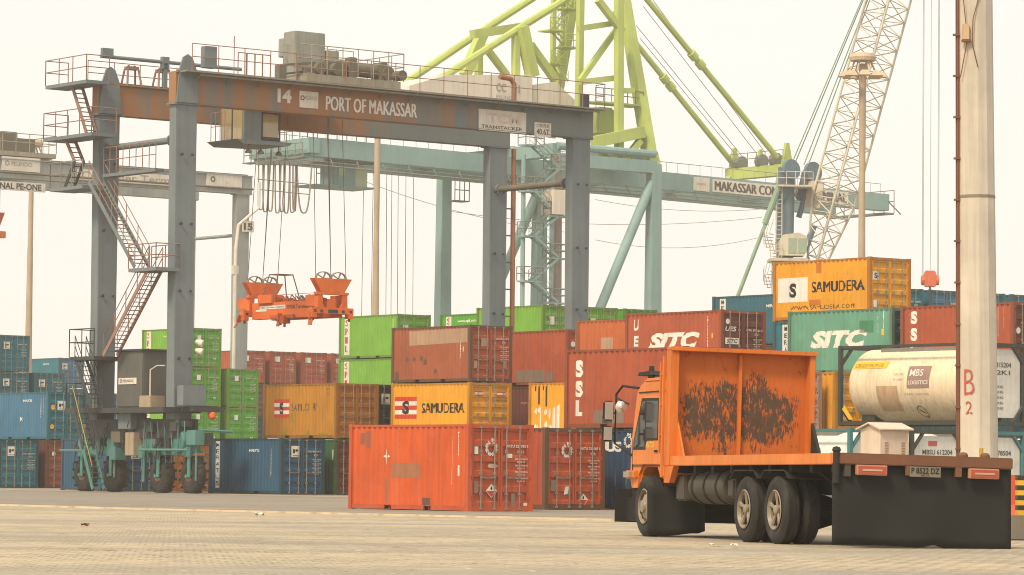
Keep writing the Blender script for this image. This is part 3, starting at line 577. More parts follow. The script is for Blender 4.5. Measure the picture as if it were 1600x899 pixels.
# ================================================================== rubber-tyred gantry cranes
def girder_material():
    m, n, b = _nodes('rusted_girder_paint'); N = n.nodes; K = n.links
    b.inputs['Roughness'].default_value = .7; b.inputs['Specular IOR Level'].default_value = .2
    t = N.new('ShaderNodeTexCoord'); sp = N.new('ShaderNodeSeparateXYZ'); K.new(t.outputs['Object'], sp.inputs[0])
    def noise(sc, det, rg=.6):
        mp = N.new('ShaderNodeMapping'); mp.inputs['Scale'].default_value = sc; K.new(t.outputs['Object'], mp.inputs[0])
        q = N.new('ShaderNodeTexNoise'); q.inputs['Scale'].default_value = 1; q.inputs['Detail'].default_value = det; q.inputs['Roughness'].default_value = rg; K.new(mp.outputs[0], q.inputs['Vector']); return q.outputs[0]
    mr = N.new('ShaderNodeMapRange'); mr.inputs[1].default_value = 12; mr.inputs[2].default_value = 23; mr.inputs[3].default_value = .24; mr.inputs[4].default_value = -.20; K.new(sp.outputs[0], mr.inputs[0])
    ad = N.new('ShaderNodeMath'); ad.operation = 'ADD'; K.new(noise((1.1, 1.1, .07), 4), ad.inputs[0]); K.new(mr.outputs[0], ad.inputs[1])
    m2 = N.new('ShaderNodeMapRange'); m2.inputs[1].default_value = .56; m2.inputs[2].default_value = .76; K.new(ad.outputs[0], m2.inputs[0])
    def mixc(f, c0, c1):
        x = N.new('ShaderNodeMix'); x.data_type = 'RGBA'; K.new(f, x.inputs[0])
        for i, c in ((6, c0), (7, c1)):
            if isinstance(c, tuple): x.inputs[i].default_value = (*c, 1)
            else: K.new(c, x.inputs[i])
        return x.outputs[2]
    rust = mixc(noise((1.6, 1.6, .5), 8, .7), (.40, .175, .07), (.27, .15, .08))
    grey = mixc(noise((2, 2, .3), 6), (.20, .215, .205), (.15, .17, .165))
    K.new(mixc(m2.outputs[0], grey, rust), b.inputs['Base Color']); return m
M_gird = girder_material()
M_rtg = paint('crane_grey', (.175, .205, .215), rust=.12, streak=.25, fade=.2, scale=.5); M_rtgd = paint('crane_dark_grey', (.052, .058, .060), rust=.3, streak=.4, scale=.6)
M_rtg15 = paint('pale_crane_grey', (.33, .34, .325), rust=.12, streak=.25, scale=.5)
M_teal = paint('teal_machine_paint', (.07, .24, .215), rust=.25, streak=.4); M_rail = paint('reddish_rail', (.30, .17, .125), rust=.4, streak=.1); M_railg = flat('grey_rail', (.22, .20, .165), .6)
M_tyre = paint('dusty_tyre', (.035, .03, .026), rust=0, streak=0, fade=.9, rough=.9); M_hub = paint('rim_steel', (.16, .11, .075), rust=.4)
M_walk = paint('walkway_steel', (.23, .22, .19), rust=.25); M_machine = paint('khaki_machine', (.33, .30, .225), rust=.25, streak=.3); M_motor = paint('oily_motor', (.17, .15, .11), rust=.4, streak=.5)
M_glass = flat('tinted_cab_glass', (.09, .075, .045), .08, .0, .9); M_board = paint('sign_board', (.72, .66, .56), rust=.2, streak=.25); M_cable = flat('steel_rope', (.17, .145, .12), .6, .3); M_beige = paint('beige_cabinet', (.40, .31, .21), rust=.3)
M_dtext = flat('dark_sign_lettering', (.10, .085, .075), .6); M_ftext = flat('faded_sign_lettering', (.34, .31, .28), .6)
def rail(mb, pts, h=1.1, r=.025, step=1.2, ends=True):
    pts = [Vector(p) for p in pts]; up = Vector((0, 0, 1))
    for p, q in zip(pts, pts[1:]):
        n = max(1, round((q - p).length / step))
        for k in range(n + 1):
            c = p.lerp(q, k / n); mb.tube([c, c + up * h], r, 5)
        for hh in (h, h * .52): mb.tube([p + up * hh, q + up * hh], r, 5)
    return mb
def stair(parent, p, q, wdt, mat, railmat, across=Vector((1, 0, 0)), hand=True, tread=.26):
    o = org(parent); p, q = Vector(p), Vector(q); s = MB(o)
    for k in (-.5, .5): s.bar(p + across * wdt * k, q + across * wdt * k, .04, .2)
    n = max(3, int((q - p).length / tread))
    for i in range(1, n):
        c = p.lerp(q, i / n); s.bar(c - across * wdt / 2, c + across * wdt / 2, .17, .03)
    st = s.build('stair', mat, parent)
    if hand:
        r = MB(o)
        for k in (-.5, .5): rail(r, [p + across * wdt * k, q + across * wdt * k], 1.0, .022, 1.5)
        r.build('handrail', railmat, st)
    return st
def platform(parent, a0, a1, b0, b1, z, mat, railmat, sides='LRFB', h=1.1):
    o = org(parent); pl = MB(o).box(a0, a1, b0, b1, z - .16, z).build('platform', mat, parent)
    r = MB(o); cs = {'L': ((a0, b0), (a0, b1)), 'R': ((a1, b0), (a1, b1)), 'F': ((a0, b0), (a1, b0)), 'B': ((a0, b1), (a1, b1))}
    for s in sides: rail(r, [(*cs[s][0], z), (*cs[s][1], z)], h)
    r.build('railing', railmat, pl); return pl
def crane_wheel(parent, a, b):
    o = org(parent); r, w_ = .85, .52
    prof_ = [(-w_ / 2, .34), (-w_ / 2 - .015, .5), (-w_ / 2 + .03, .74), (-w_ / 2 + .10, .83), (-.1, .85), (.1, .85), (w_ / 2 - .10, .83), (w_ / 2 - .03, .74), (w_ / 2 + .015, .5), (w_ / 2, .34)]
    ty = MB(o).lathe(prof_, (a, b, r), (1, 0, 0), 36, False)
    for k in range(26):                                            # tread lugs
        an = 2 * math.pi * k / 26; sx = -1 if k % 2 else 1
        c = Vector((0, math.cos(an), math.sin(an)))
        ty.bar(Vector((a + sx * .04, b, r)) + c * .85, Vector((a + sx * .28, b, r)) + c * .815, .10, .06, up=c)
    wl = ty.build('wheel', M_tyre, parent)
    MB(o).lathe([(-.10, .0), (-.10, .16), (-.02, .18), (.02, .30), (-.20, .34), (-.22, .36), (.22, .37), (.22, .30), (.1, .28), (.1, 0)], (a, b, r), (1, 0, 0), 24).build('rim', M_hub, wl)
    return wl
def gantry(label, a0, b0, span, wb, zg, hg, mleg, mgird, zleg0=3.4, lw=(1.15, .95), group='yard gantry cranes'):
    a1, b1 = a0 + span, b0 + wb
    t = ything('gantry_crane', label, 'gantry crane', a0, b0, 0, group); o = org(t)
    for a in (a0, a1):
        for b in (b0, b1):
            m = MB(o).taper((a, b, zleg0), (lw[1], .72), (a, b, zg), (lw[0], .58)); lg = m.build('leg', mleg, t, bevel=.02)
            c = MB(o).box(a - lw[0] / 2 - .12, a + lw[0] / 2 + .12, b - .36, b + .36, zg - .03, zg + .05)
            for k in range(12): c.box(a - .62 + k * .107, a - .57 + k * .107, b - .375, b - .36, zg - .02, zg + .06)
            c.build('flange', mleg, lg)
        s = MB(o).box(a - .45, a + .45, b0 - .7, b1 + .7, 2.55, 3.42); s.build('sill_beam', M_rtgd if mleg is M_rtg else mleg, t)
        for b in (b0, b1):
            bg_ = MB(o).box(a - .3, a + .3, b - 1.5, b + 1.5, 1.75, 2.15).box(a - .25, a + .25, b - .35, b + .35, 2.15, 2.56)
            bog = bg_.build('bogie', M_teal, t, bevel=.03)
            for wbx in (b - 1.32, b + 1.32):
                f = MB(o)
                for sx in (-.40, .34): f.box(a + sx, a + sx + .06, wbx - .30, wbx - .08, .75, 1.9)
                f.box(a - .36, a + .36, wbx - .22, wbx + .22, 1.7, 1.95); f.tube([(a - .42, wbx, .8), (a + .42, wbx, .8)], .09, 10)
                f.build('wheel_fork', M_teal, bog)
                crane_wheel(t, a, wbx)
    for b in (b0, b1):
        gm = MB(o).box(a0 - .62, a1 + .72, b - .3, b + .3, zg + .05, zg + hg)
        gm.box(a0 - .62, a1 + .72, b - .42, b + .42, zg + hg, zg + hg + .06)       # top flange
        gm.box(a0 + .62, a1 + .72, b - .36, b + .36, zg + .02, zg + .05)
        gd = gm.build('girder', mgird, t)
        MB(o).box(a0 - .4, a1 + .5, b - .05, b + .05, zg + hg + .06, zg + hg + .16).build('trolley_rail', M_motor, gd)
    return t

ZG, HG = 17.93, 1.45
A0, B0, SPAN, WB = 85.7, 134.8, 23.47, 6.8
A1, B1 = A0 + SPAN, B0 + WB
rtg = gantry('grey and rust-brown yard gantry crane lettered PORT OF MAKASSAR, number 14', A0, B0, SPAN, WB, ZG, HG, M_rtg, M_gird)
O = org(rtg); zt = ZG + HG
# lifting ears at the girder ends
for b in (B0, B1):
    m = MB(O).prism([(-.62, 0), (.55, 0), (.45, 1.5), (.2, 2.1), (-.05, 2.25), (-.3, 2.1), (-.5, 1.5)], (1, 0, 0), (0, 0, 1), (0, .1, 0), (A0, b - .42, ZG + .06)); m.build('lifting_lug', M_rtg, rtg)
# walkways on both girders
wk = MB(O).box(A0 - .5, A1 + .95, B0 - 1.05, B0 - .44, zt - .02, zt + .05)
for k in range(14): wk.bar((A0 + .4 + k * 1.75, B0 - 1.0, zt - .04), (A0 + .4 + k * 1.75, B0 - .3, zt - .35), .06, .06)
wk.tube([(A0 + .3, B0 - .95, zt - .12), (A1 + .6, B0 - .95, zt - .12)], .045, 6)
wk = wk.build('walkway', M_walk, rtg)
rr = rail(MB(O), [(A0 - .2, B0 - 1.0, zt + .05), (A1 + .9, B0 - 1.0, zt + .05), (A1 + .9, B0 - .3, zt + .05)], 1.25, .022, 1.45)
rr.tube([(A1 + .9, B0 - 1.0, zt + 1.3), (A1 + .9, B0 - .3, zt + 1.3)], .022, 5); rr.build('railing', M_rail, wk)
wk = MB(O).box(A0 - .5, A1 + .9, B1 + .44, B1 + 1.0, zt - .02, zt + .05).build('walkway', M_walk, rtg)
rail(MB(O), [(A0 - .5, B1 + .95, zt + .05), (A1 + .9, B1 + .95, zt + .05)], 1.2, .022, 1.5).build('railing', M_rail, wk)
# top tie pipe on the left end and its A-shaped posts, lower tie pipes
m = MB(O).tube([(A0 - .5, B1 - .2, zt + 1.35), (A0 + 7.5, B1 - .2, zt + 1.35)], .09, 10).box(A0 - .45, A0 + .15, B1 - .3, B1 - .1, zt + 1.35, zt + 1.75).box(A0 + 2.9, A0 + 3.3, B1 - .3, B1 - .1, zt + 1.0, zt + 1.6).box(A0 + 3.0, A0 + 3.2, B1 - .3, B1 - .1, zt + .05, zt + 1.3); m.build('tie_pipe', M_rtg, rtg)
for aa in (A0 + 1.35, A0 + 3.1):
    m = MB(O); b = B1
    for s in (-.5, .5):
        for s2 in (-.3, .3): m.tube([(aa + s * .8, b + s2, zt + .05), (aa + s * .6, b + s2 * .5, zt + .85), (aa + s * .3, b, zt + 1.05)], .05, 6)
    m.box(aa - .3, aa + .3, b - .2, b + .2, zt + .85, zt + 1.0); m.build('rope_anchor', M_rail, rtg)
for a, z in ((A0, 16.35), (A1, 15.75)):
    m = MB(O).tube([(a, B0 + .3, z), (a, B1 - .3, z)], .16, 12); tp = m.build('tie_pipe', M_rtg if a == A0 else M_motor, rtg, smooth=True)
    f = MB(O)
    for b in (B0 + .36, B1 - .36, B0 + 1.0): f.lathe([(-.06, .26), (.06, .26)], (a, b, z), (0, 1, 0), 16)
    f.build('flange', M_rtg, tp)
# bolt heads on the legs
for a, b in ((A0, B0), (A0, B1), (A1, B0), (A1, B1)):
    m = MB(O)
    for z in (6.2, 9.3, 12.4, 15.6): m.lathe([(0, .07), (.07, .07)], (a - .28, b - .365, z), (0, -1, 0), 10); m.lathe([(0, .06), (.05, .06)], (a + .3, b - .36, z), (0, -1, 0), 10)
    m.build('bolt_caps', M_rtgd, rtg)
# sign boards and lettering on the front girder
bf = B0 - .3
def gface(du=0): return lambda s, t_: Vector((s, bf - .02 - du, t_)) - O
def on_girder(nm, u0, v0, u1, v1, word=None, mat=None, du=0, bold=.03, slope=True):
    p = at_b(u0, v1, bf); q = at_b(u1, v0 + 0, bf); return p.x, q.x
def gspan(u0, u1, vtop, vbot):
    p = at_b(u0, vbot, bf); q = at_b(u1, vbot, bf); tpt = at_b(u0, vtop, bf); return p.x, q.x, p.z, tpt.z
def gtext(word, u0, u1, vtop, vbot, mat, bold=.03, du=0.0, parent=None, nm='lettering'):
    x0, x1, z0, z1 = gspan(u0, u1, vtop, vbot); return decal(nm, [text_at(word, x0, z0, x1 - x0, z1 - z0, bold)], gface(du), mat, parent or rtg)
def board(u0, u1, vtop, vbot):
    x0, x1, z0, z1 = gspan(u0, u1, vtop, vbot); return MB(O).box(x0, x1, bf - .06, bf - .005, z0, z1).build('sign_board', M_board, rtg)
gtext('14', 433, 455, 138, 160, white, .05); x0, x1, z0, z1 = gspan(509, 651, 150, 172); heavy('lettering', 'PORT OF MAKASSAR', x0, z0, x1 - x0, z1 - z0, gface(), white, rtg, .022, (0, -1, 0))
bd = board(467, 496, 142, 168); gtext('PELINDO', 475, 494, 150, 156, M_ftext, .02, .045, bd)
x0, x1, z0, z1 = gspan(469, 474, 149, 157); decal('emblem', [disc_at((x0 + x1) / 2, (z0 + z1) / 2, .12, 16, .07)], gface(.045), M_dtext, bd)
bd = board(747, 821, 170, 203); gtext('TCM', 760, 812, 176, 192, flat('ghost_lettering', (.62, .50, .42), .6), .05, .045, bd); gtext('TRANSTACKER', 751, 815, 194.5, 200, M_dtext, .015, .045, bd)
bd = board(834, 860, 191, 213); gtext('40.6T', 837, 857, 201, 210, M_dtext, .02, .045, bd); gtext('\u5b9a\u683c\u8377\u91cd', 837, 857, 193, 199, M_dtext, .0, .045, bd)
# drain pipe and ladder rungs on the right rear leg, hoses
p0 = at_b(803, 215, B1 - .1)
m = MB(O).tube([(p0.x, B1 - .1, ZG), (p0.x, B1 - .1, 4)], .13, 8); dp = m.build('cable_duct', paint('rusty_duct', (.36, .15, .07), rust=.5), rtg)
m = MB(O)
for k in range(9): m.bar((p0.x, B1 - .1, 5 + k * 1.4), (A1 + .4, B1 - .1, 5 + k * 1.4), .07, .07)
m.build('duct_bracket', M_motor, dp)
p0 = at_b(803, 150, B0 - .7); MB(O).tube([(p0.x, B0 - .7, zt), (p0.x, B0 - .7, zt + .9), (p0.x - .2, B0 - .7, zt + 1.15), (p0.x - .9, B0 - .7, zt + 1.2)], .13, 8).build('vent_pipe', paint('rusty_duct', (.36, .15, .07)), rtg)
p0 = at_b(912, 165, B0 - .6); MB(O).box(p0.x - .15, p0.x + .2, B0 - .8, B0 - .5, zt + .05, zt + .75).build('floodlight', M_rtgd, rtg)
# cabinet and flag on the left end walkway
p0 = at_b(326, 100, B0 - .7); MB(O).box(p0.x - .35, p0.x + .3, B0 - .95, B0 - .55, zt + .25, zt + 1.25).build('control_box', M_rtg, rtg, bevel=.02)
p0 = at_b(366, 80, B0 + .2); fp = MB(O).tube([(p0.x, B0 + .2, zt), (p0.x, B0 + .2, zt + 2.0)], .02, 5).build('flag_pole', M_rail, rtg)
MB(O).grid([[(p0.x + .02 * math.sin(i * 1.3 + j), B0 + .2 + .05 * math.sin(i * 2 + j), zt + 1.35 + .12 * i) for i in range(6)] for j in (0, 1.6)]).build('flag', flat('faded_flag', (.45, .20, .12)), fp)
for du in (0, 14, 26, 38):
    p0 = at_b(372 + du, 100, B0 - .2); m = MB(O)
    for s in (0, .45): m.tube([(p0.x + s, B0 - .2, zt), (p0.x + s, B0 - .2, zt + 1.2)], .025, 5)
    m.tube([(p0.x, B0 - .2, zt + 1.2), (p0.x + .45, B0 - .2, zt + 1.2)], .025, 5); m.build('guard_hoop', M_rail, rtg)

# trolley
ac = at_b(497, 90, 137.5).x
tr = MB(O).box(ac - 2.6, ac + 2.9, B0 - .15, B0 + .15, zt + .18, zt + .55).box(ac - 2.6, ac + 2.9, B1 - .15, B1 + .15, zt + .18, zt + .55).box(ac - 2.4, ac - 2.0, B0, B1, zt + .2, zt + .6).box(ac + 2.3, ac + 2.7, B0, B1, zt + .2, zt + .6).box(ac - 2.4, ac + 2.7, B0 + .3, B1 - .3, zt + .5, zt + .58)
tr = tr.build('trolley', M_machine, rtg)
h0 = at_b(461, 95, B0 + 1.4); h1 = at_b(508, 95, B0 + 1.4)
MB(O).box(h0.x, h1.x, B0 + 1.4, B0 + 2.4, zt + .6, zt + 2.75).box(h0.x + .1, h0.x + .7, B0 + 2.4, B0 + 3.0, zt + 1.6, zt + 2.5).build('switch_house', paint('pale_switch_house', (.30, .30, .255), rust=.1, streak=.3), tr, bevel=.03)
MB(O).box(h1.x + .05, h1.x + .75, B0 + 1.3, B0 + 2.2, zt + .6, zt + 1.95).build('control_box', M_machine, tr, bevel=.02)
m = MB(O).lathe([(-1.1, .0), (-1.1, .42), (-.95, .42), (-.95, .36), (.95, .36), (.95, .42), (1.1, .42), (1.1, 0)], (ac + 1.2, B0 + 1.0, zt + 1.1), (1, 0, 0), 20); m.build('hoist_drum', M_motor, tr, smooth=True)
m = MB(O).lathe([(-1.0, .0), (-1.0, .42), (1.0, .42), (1.0, 0)], (ac + 1.2, B0 + 3.6, zt + 1.1), (1, 0, 0), 20); m.build('hoist_drum', M_motor, tr, smooth=True)
for x, b, r, l in ((ac + 2.6, B0 + .9, .35, .5), (ac - .6, B0 + .75, .30, .6), (ac - 1.4, B0 + 1.1, .28, .7), (ac + 3.0, B0 + .2, .25, .4)):
    MB(O).lathe([(-l, .1), (-l, r), (l * .6, r), (l * .6, r * .6), (l, r * .6), (l, 0)], (x, b, zt + .62 + r), (0, 1, 0), 14).build('motor', M_motor, tr, smooth=True)
m = MB(O).box(ac - 1.0, ac + .2, B0 + .5, B0 + 1.2, zt + .55, zt + 1.3).box(ac + .3, ac + .7, B0 + .4, B0 + .9, zt + .55, zt + 1.6).box(ac + 2.2, ac + 2.6, B0 + .5, B0 + 1.4, zt + .55, zt + 1.5).box(ac - 2.2, ac - 1.3, B0 + .6, B0 + 1.2, zt + .55, zt + .95); build_each(m, 'gearbox', M_motor, tr, bevel=.03)
m = MB(O).bar((ac - 3.6, B0 + .6, zt + .9), (ac - 1.5, B0 + .8, zt + 1.2), .12, .12).bar((ac - 3.6, B0 + .6, zt + .9), (ac - 3.6, B0 + .6, zt + .2), .4, .4).bar((ac - 3.4, B0 + .9, zt + .5), (ac - 1.8, B0 + .9, zt + .8), .1, .1); m.build('brake_arm', M_motor, tr)
m = MB(O); rail(m, [(ac - 3.3, B0 - .25, zt + .55), (ac + 3.0, B0 - .25, zt + .55), (ac + 3.0, B1, zt + .55)], 1.35, .025, .95); rail(m, [(ac - 2.5, B0 + 2.0, zt + .6), (ac + 1.6, B0 + 2.0, zt + .6)], 1.5, .02, 1.1); m.build('railing', M_machine, tr)
# driver's cabin under the trolley
cc = at_b(381, 222, B0 + 1.9); zc0 = cc.z - .02; x0 = cc.x; bq = B0 + 1.9
cb = MB(O).box(x0, x0 + 1.0, bq, bq + 2.0, zc0 + .12, zc0 + 2.0).box(x0 - .1, x0 + 2.3, bq - .1, bq + 2.1, zc0 + 1.9, zc0 + 2.1).box(x0 + 1.0, x0 + 2.2, bq + .1, bq + 1.9, zc0 + .12, zc0 + .2).build('cabin', M_rtg, tr, bevel=.02)
MB(O).prism([(-.6, 0), (2.6, 0), (2.4, -.16), (-.2, -.22)], (1, 0, 0), (0, 0, 1), (0, 2.6, 0), (x0, bq - .3, zc0 + .12)).build('cabin_floor', M_rtg, cb)
m = MB(O)
for b_ in (bq + .12, bq + 1.06): m.box(x0 - .02, x0 - .006, b_, b_ + .82, zc0 + .15, zc0 + 1.75)
m.box(x0 + 1.1, x0 + 2.0, bq + .07, bq + .09, zc0 + .35, zc0 + 1.45).prism([(0, .3), (.25, 1.7), (.25, 1.8), (0, 1.8)], (1, 0, 0), (0, 0, 1), (0, 1.7, 0), (x0 + 2.0, bq + .15, zc0))
build_each(m, 'window_glass', flat('amber_tinted_glass', (.33, .26, .14), .08, .0, .9), cb)
m = MB(O)
for xx, zz0, zz1, w_ in ((x0 + 1.02, zc0 + .2, zc0 + 1.9, .08), (x0 + 2.05, zc0 + .2, zc0 + 1.9, .07)): m.box(xx, xx + w_, bq + .05, bq + .12, zz0, zz1)
m.box(x0 + 1.0, x0 + 2.1, bq + .04, bq + .12, zc0 + 1.5, zc0 + 1.9).box(x0 + 1.0, x0 + 2.1, bq + .04, bq + .12, zc0 + .2, zc0 + .34).box(x0 - .03, x0 - .004, bq + .96, bq + 1.04, zc0 + .1, zc0 + 1.9); build_each(m, 'window_frame', M_rtgd, cb)
m = MB(O); rail(m, [(x0 - .5, bq + 2.1, zc0 + .1), (x0 - .5, bq + .9, zc0 + .1)], 1.4, .02, .4); m.build('railing', M_rail, cb)
m = MB(O)
for x, b in ((x0 + .2, bq - .1), (x0 + .9, bq - .1), (x0 + 2.0, bq)): m.tube([(x, b, zc0), (x, b, zc0 - .3)], .03, 6); m.lathe([(0, .05), (.12, .16), (.2, .16)], (x, b, zc0 - .3), (0, 0, -1), 12)
build_each(m, 'lamp', M_motor, cb)
m = MB(O)
for b in (bq + .2, bq + 1.8): m.box(x0 + .1, x0 + .25, b, b + .12, zc0 + 2.0, zt + .3); m.box(x0 + 1.7, x0 + 1.85, b, b + .12, zc0 + 2.0, zt + .3)
build_each(m, 'cabin_hanger', M_rtgd, cb)

# stairs and landings at the left legs
AS = 84.55
def L_(u, v, a=AS): return at_a(u, v, a)
def zb(u, v, a=AS): p = at_a(u, v, a); return p.y, p.z
mdk = M_rtg
b_, z_ = zb(88, 136); b2, _ = zb(152, 128); platform(rtg, AS - .6, A0 - .5, b2, b_, z_, mdk, M_rail, 'LFB', 1.2); Z3 = z_
b_, z_ = zb(85, 218); b2, _ = zb(160, 214); platform(rtg, AS - .6, A0 - .4, b2, b_, z_, mdk, M_rail, 'LFB', 1.2); Z2 = z_
b_, z_ = zb(95, 296); b2, _ = zb(146, 290); platform(rtg, AS - .6, A0 - .4, b2, b_, z_, mdk, M_railg, 'LB', 1.2); Z1 = z_
stair(rtg, L_(124, 254, AS + .2), (AS + .2, L_(103, 222).y, Z2), .5, M_rail, M_rail, hand=False)
stair(rtg, (AS + .2, L_(138, 208).y, Z2), (AS + .2, L_(114, 138).y, Z3), .55, M_rail, M_rail, hand=False)
stair(rtg, (AS, L_(124, 254).y, L_(124, 252).z), (AS, L_(108, 296).y, Z1), .5, M_rtgd, M_railg, hand=False)
p1 = L_(150, 285); p2 = L_(222, 418); stair(rtg, p2, p1, .8, mdk, M_rail)
b_, z_ = zb(215, 421); b2, _ = zb(258, 415); platform(rtg, AS - .5, A0 - .4, b2, b_, z_, mdk, M_rail, 'LFR', 1.1)
p1 = L_(243, 420); p2 = L_(172, 556); stair(rtg, p2, p1, .75, M_rail, M_rail)
b_, z_ = zb(180, 271, A0 - .2); b2, z2 = zb(262, 258, A0 - .2); m = MB(O).box(A0 - .9, A0 - .4, b2, b_, 14.85, 15.0); cw = m.build('catwalk', mdk, rtg); rail(MB(O), [(A0 - .85, b2, 15.0), (A0 - .85, b_, 15.0)], 1.25, .022, .55).build('railing', M_rail, cw)
# lower landings round the generator house
ZL = 3.95
m = MB(O).box(A0 - 1.15, A0 + .9, B0 - .5, B1 + 1.5, ZL - .25, ZL).build('platform', M_rtgd, rtg)
rail(MB(O), [(A0 - 1.1, B1 - 1.2, ZL), (A0 - 1.1, B1 + 1.45, ZL), (A0 + .8, B1 + 1.45, ZL)], 1.2, .025, .9).build('railing', M_rtgd, m)
b_, z_ = zb(128, 563); b2, _ = zb(160, 563); platform(rtg, AS - .7, A0 + .4, b2 - .4, b_, 6.35, M_rtgd, M_rtgd, 'LB', 1.3)
sa, sbb = Vector((AS - .5, L_(168, 760).y, .15)), Vector((AS - .5, L_(137, 650).y, ZL)); sm_ = sa.lerp(sbb, .48); stair(rtg, sa, sm_, .6, M_teal, M_rtgd); stair(rtg, sm_, sbb, .6, M_rtgd, M_rtgd)
MB(O).tube([(AS - .85, sa.y, 1.2), (AS - .85, sbb.y, ZL + 1.0)], .025, 6).build('handrail', paint('yellowed_rail', (.42, .31, .09), rust=.5), rtg)
stair(rtg, (AS - .3, L_(160, 640).y, ZL), (AS - .3, L_(134, 565).y, 6.35), .6, M_rtgd, M_rtgd)
gh = MB(O).box(A0 - .75, A0 + .75, 136.75, 139.05, ZL + .02, ZL + 2.65).build('generator_house', paint('house_grey', (.115, .118, .108), rust=.3, streak=.5), rtg, bevel=.04)
MB(O).box(A0 - .85, A0 + .85, 136.65, 139.15, ZL + 2.64, ZL + 2.72).build('house_roof', M_rtgd, gh)
bb = at_a(185, 601, A0 - .78); bb2 = at_a(213, 591, A0 - .78); sg = MB(O).box(A0 - .78, A0 - .752, bb2.y, bb.y, bb.z, bb2.z + .02).build('sign_board', M_board, gh)
decal('lettering', [text_at('PELINDO', .38, .09, .92, .13, .02), disc_at(.22, .16, .09, 14, .05)], lambda u, v: Vector((A0 - .785, bb.y - u, bb.z + v)) - O, M_dtext, sg)
p = at_a(217, 637, A0 - 1.1); MB(O).box(A0 - 1.1, A0 - .3, p.y - 1.0, p.y, p.z - .25, p.z + .55).build('air_conditioner', M_beige, rtg, bevel=.03)
MB(O).tube([(A0 - .5, 136.5, ZL + .5), (A0 - .5, 136.5, ZL + 1.75), (A0 - .2, 136.4, ZL + 1.95), (A0 + .1, 136.2, ZL + 1.95)], .035, 6).build('conduit', M_board, rtg)
p = at_a(187, 672, A0 - .7); MB(O).box(A0 - .8, A0 + .1, p.y - 1.1, p.y, 2.95, 3.74).build('control_box', M_rtg, rtg, bevel=.02)
p = at_a(196, 714, A0 - .7); MB(O).box(A0 - .75, A0 - .1, p.y - .8, p.y, 1.72, 2.8).build('cabinet', M_beige, rtg, bevel=.02)
MB(O).box(A0 - .6, A0 + .62, B0 - 1.35, B0 - .75, 4.0, 4.95).build('control_box', M_rtg, rtg, bevel=.03)
MB(O).box(A0 - .2, A0 + 1.5, B0 - 1.5, B0 - .5, 3.75, 3.98).build('bracket', M_rtgd, rtg)
MB(O).lathe([(0, .16), (.2, .2), (.34, .12), (.36, 0)], (A0 + .9, B0 - 1.3, 3.72), (0, -.6, -.8), 14).build('beacon', flat('orange_beacon', (.75, .14, .03), .4), rtg)
for z in (7.0, 6.6): MB(O).lathe([(0, .08), (.2, .16), (.35, .17)], (A0 + .55, B0 - .5, z), (.6, -.7, -.3), 14).build('floodlight', M_board, rtg, smooth=True)
m = MB(O)
for k, (b, z) in enumerate(((B0 - .6, 2.0), (B0 + 1.9, 2.0), (B1 - 1.6, 2.0), (B1 + 1.0, 2.0))): m.lathe([(-.35, .0), (-.35, .45), (-.25, .52), (.25, .52), (.35, .45), (.35, 0)], (A0 - .05, b, 2.35), (1, 0, 0), 16)
build_each(m, 'steering_motor', M_teal, rtg, smooth=True)
m = MB(O).tube([(A0 - .7, B1 + 2.6, 1.95), (A0 - .7, B1 + .2, 1.95)], .06, 6).tube([(A0 - .7, B0 + 2.2, 2.0), (A0 - .7, B0 - 1.9, 2.0)], .06, 6).tube([(A0 - .2, B0 - 2.2, 2.9), (A0 + 1.5, B0 - 2.2, 2.85)], .07, 6).tube([(A0 - .3, B0 - 2.0, 2.9), (A0 - .3, B0 - 2.0, .6)], .05, 6).tube([(A0 - .4, B0 + 2.3, 3), (A0 - .4, B0 + 2.3, .5)], .06, 6).tube([(A0 - .4, B1 - 1.9, 3), (A0 - .4, B1 - 1.9, .7)], .05, 6)
for k in range(7): m.tube([(A0 - .5 - .05 * k, B0 - 1.3 + .5 * k, 3.3), (A0 - .55, B0 - 1.4 + .55 * k, 2.4 - .1 * (k % 3)), (A0 - .35, B0 - 1.0 + .5 * k, 1.4)], .03, 5)
build_each(m, 'hydraulic_pipe', paint('teal_pipe', (.10, .24, .22), rust=.3), rtg)
m = MB(O).box(A0 - .6, A0 - .1, B0 - 2.4, B0 - 1.6, 2.2, 2.9).box(A0 - .5, A0 + .2, B0 + 2.3, B0 + 2.9, 1.6, 2.2).box(A0 - .6, A0, B1 - 2.3, B1 - 1.7, 1.5, 2.1); build_each(m, 'valve_box', paint('teal_pipe', (.10, .24, .22)), rtg, bevel=.03)
rnd = random.Random(11)
for nm, mt, n_ in (('pump_unit', M_rtgd, 22), ('cable_tray', M_motor, 16), ('hose_bundle', M_rtgd, 18)):
    m = MB(O)
    for k in range(n_):
        b = B0 - 1.9 + rnd.random() * 10.6; a = A0 - .75 + rnd.random() * 1.3; z = 1.9 + rnd.random() * 1.2
        if nm == 'hose_bundle': m.tube([(a, b, z + .8), (a - .1, b + .2, z + .2), (a + .1, b + .5, z - .1), (a, b + .6, z - .9)], .035, 5)
        else: m.box(a, a + .15 + rnd.random() * .4, b, b + .2 + rnd.random() * .6, z, z + .15 + rnd.random() * .55)
    build_each(m, nm, mt, rtg)
MB(O).box(A0 - .2, A0 + .35, B0 - 1.7, B0 - 1.1, 1.75, 1.85).build('reflector', flat('orange_reflector', (.7, .22, .03), .4), rtg)

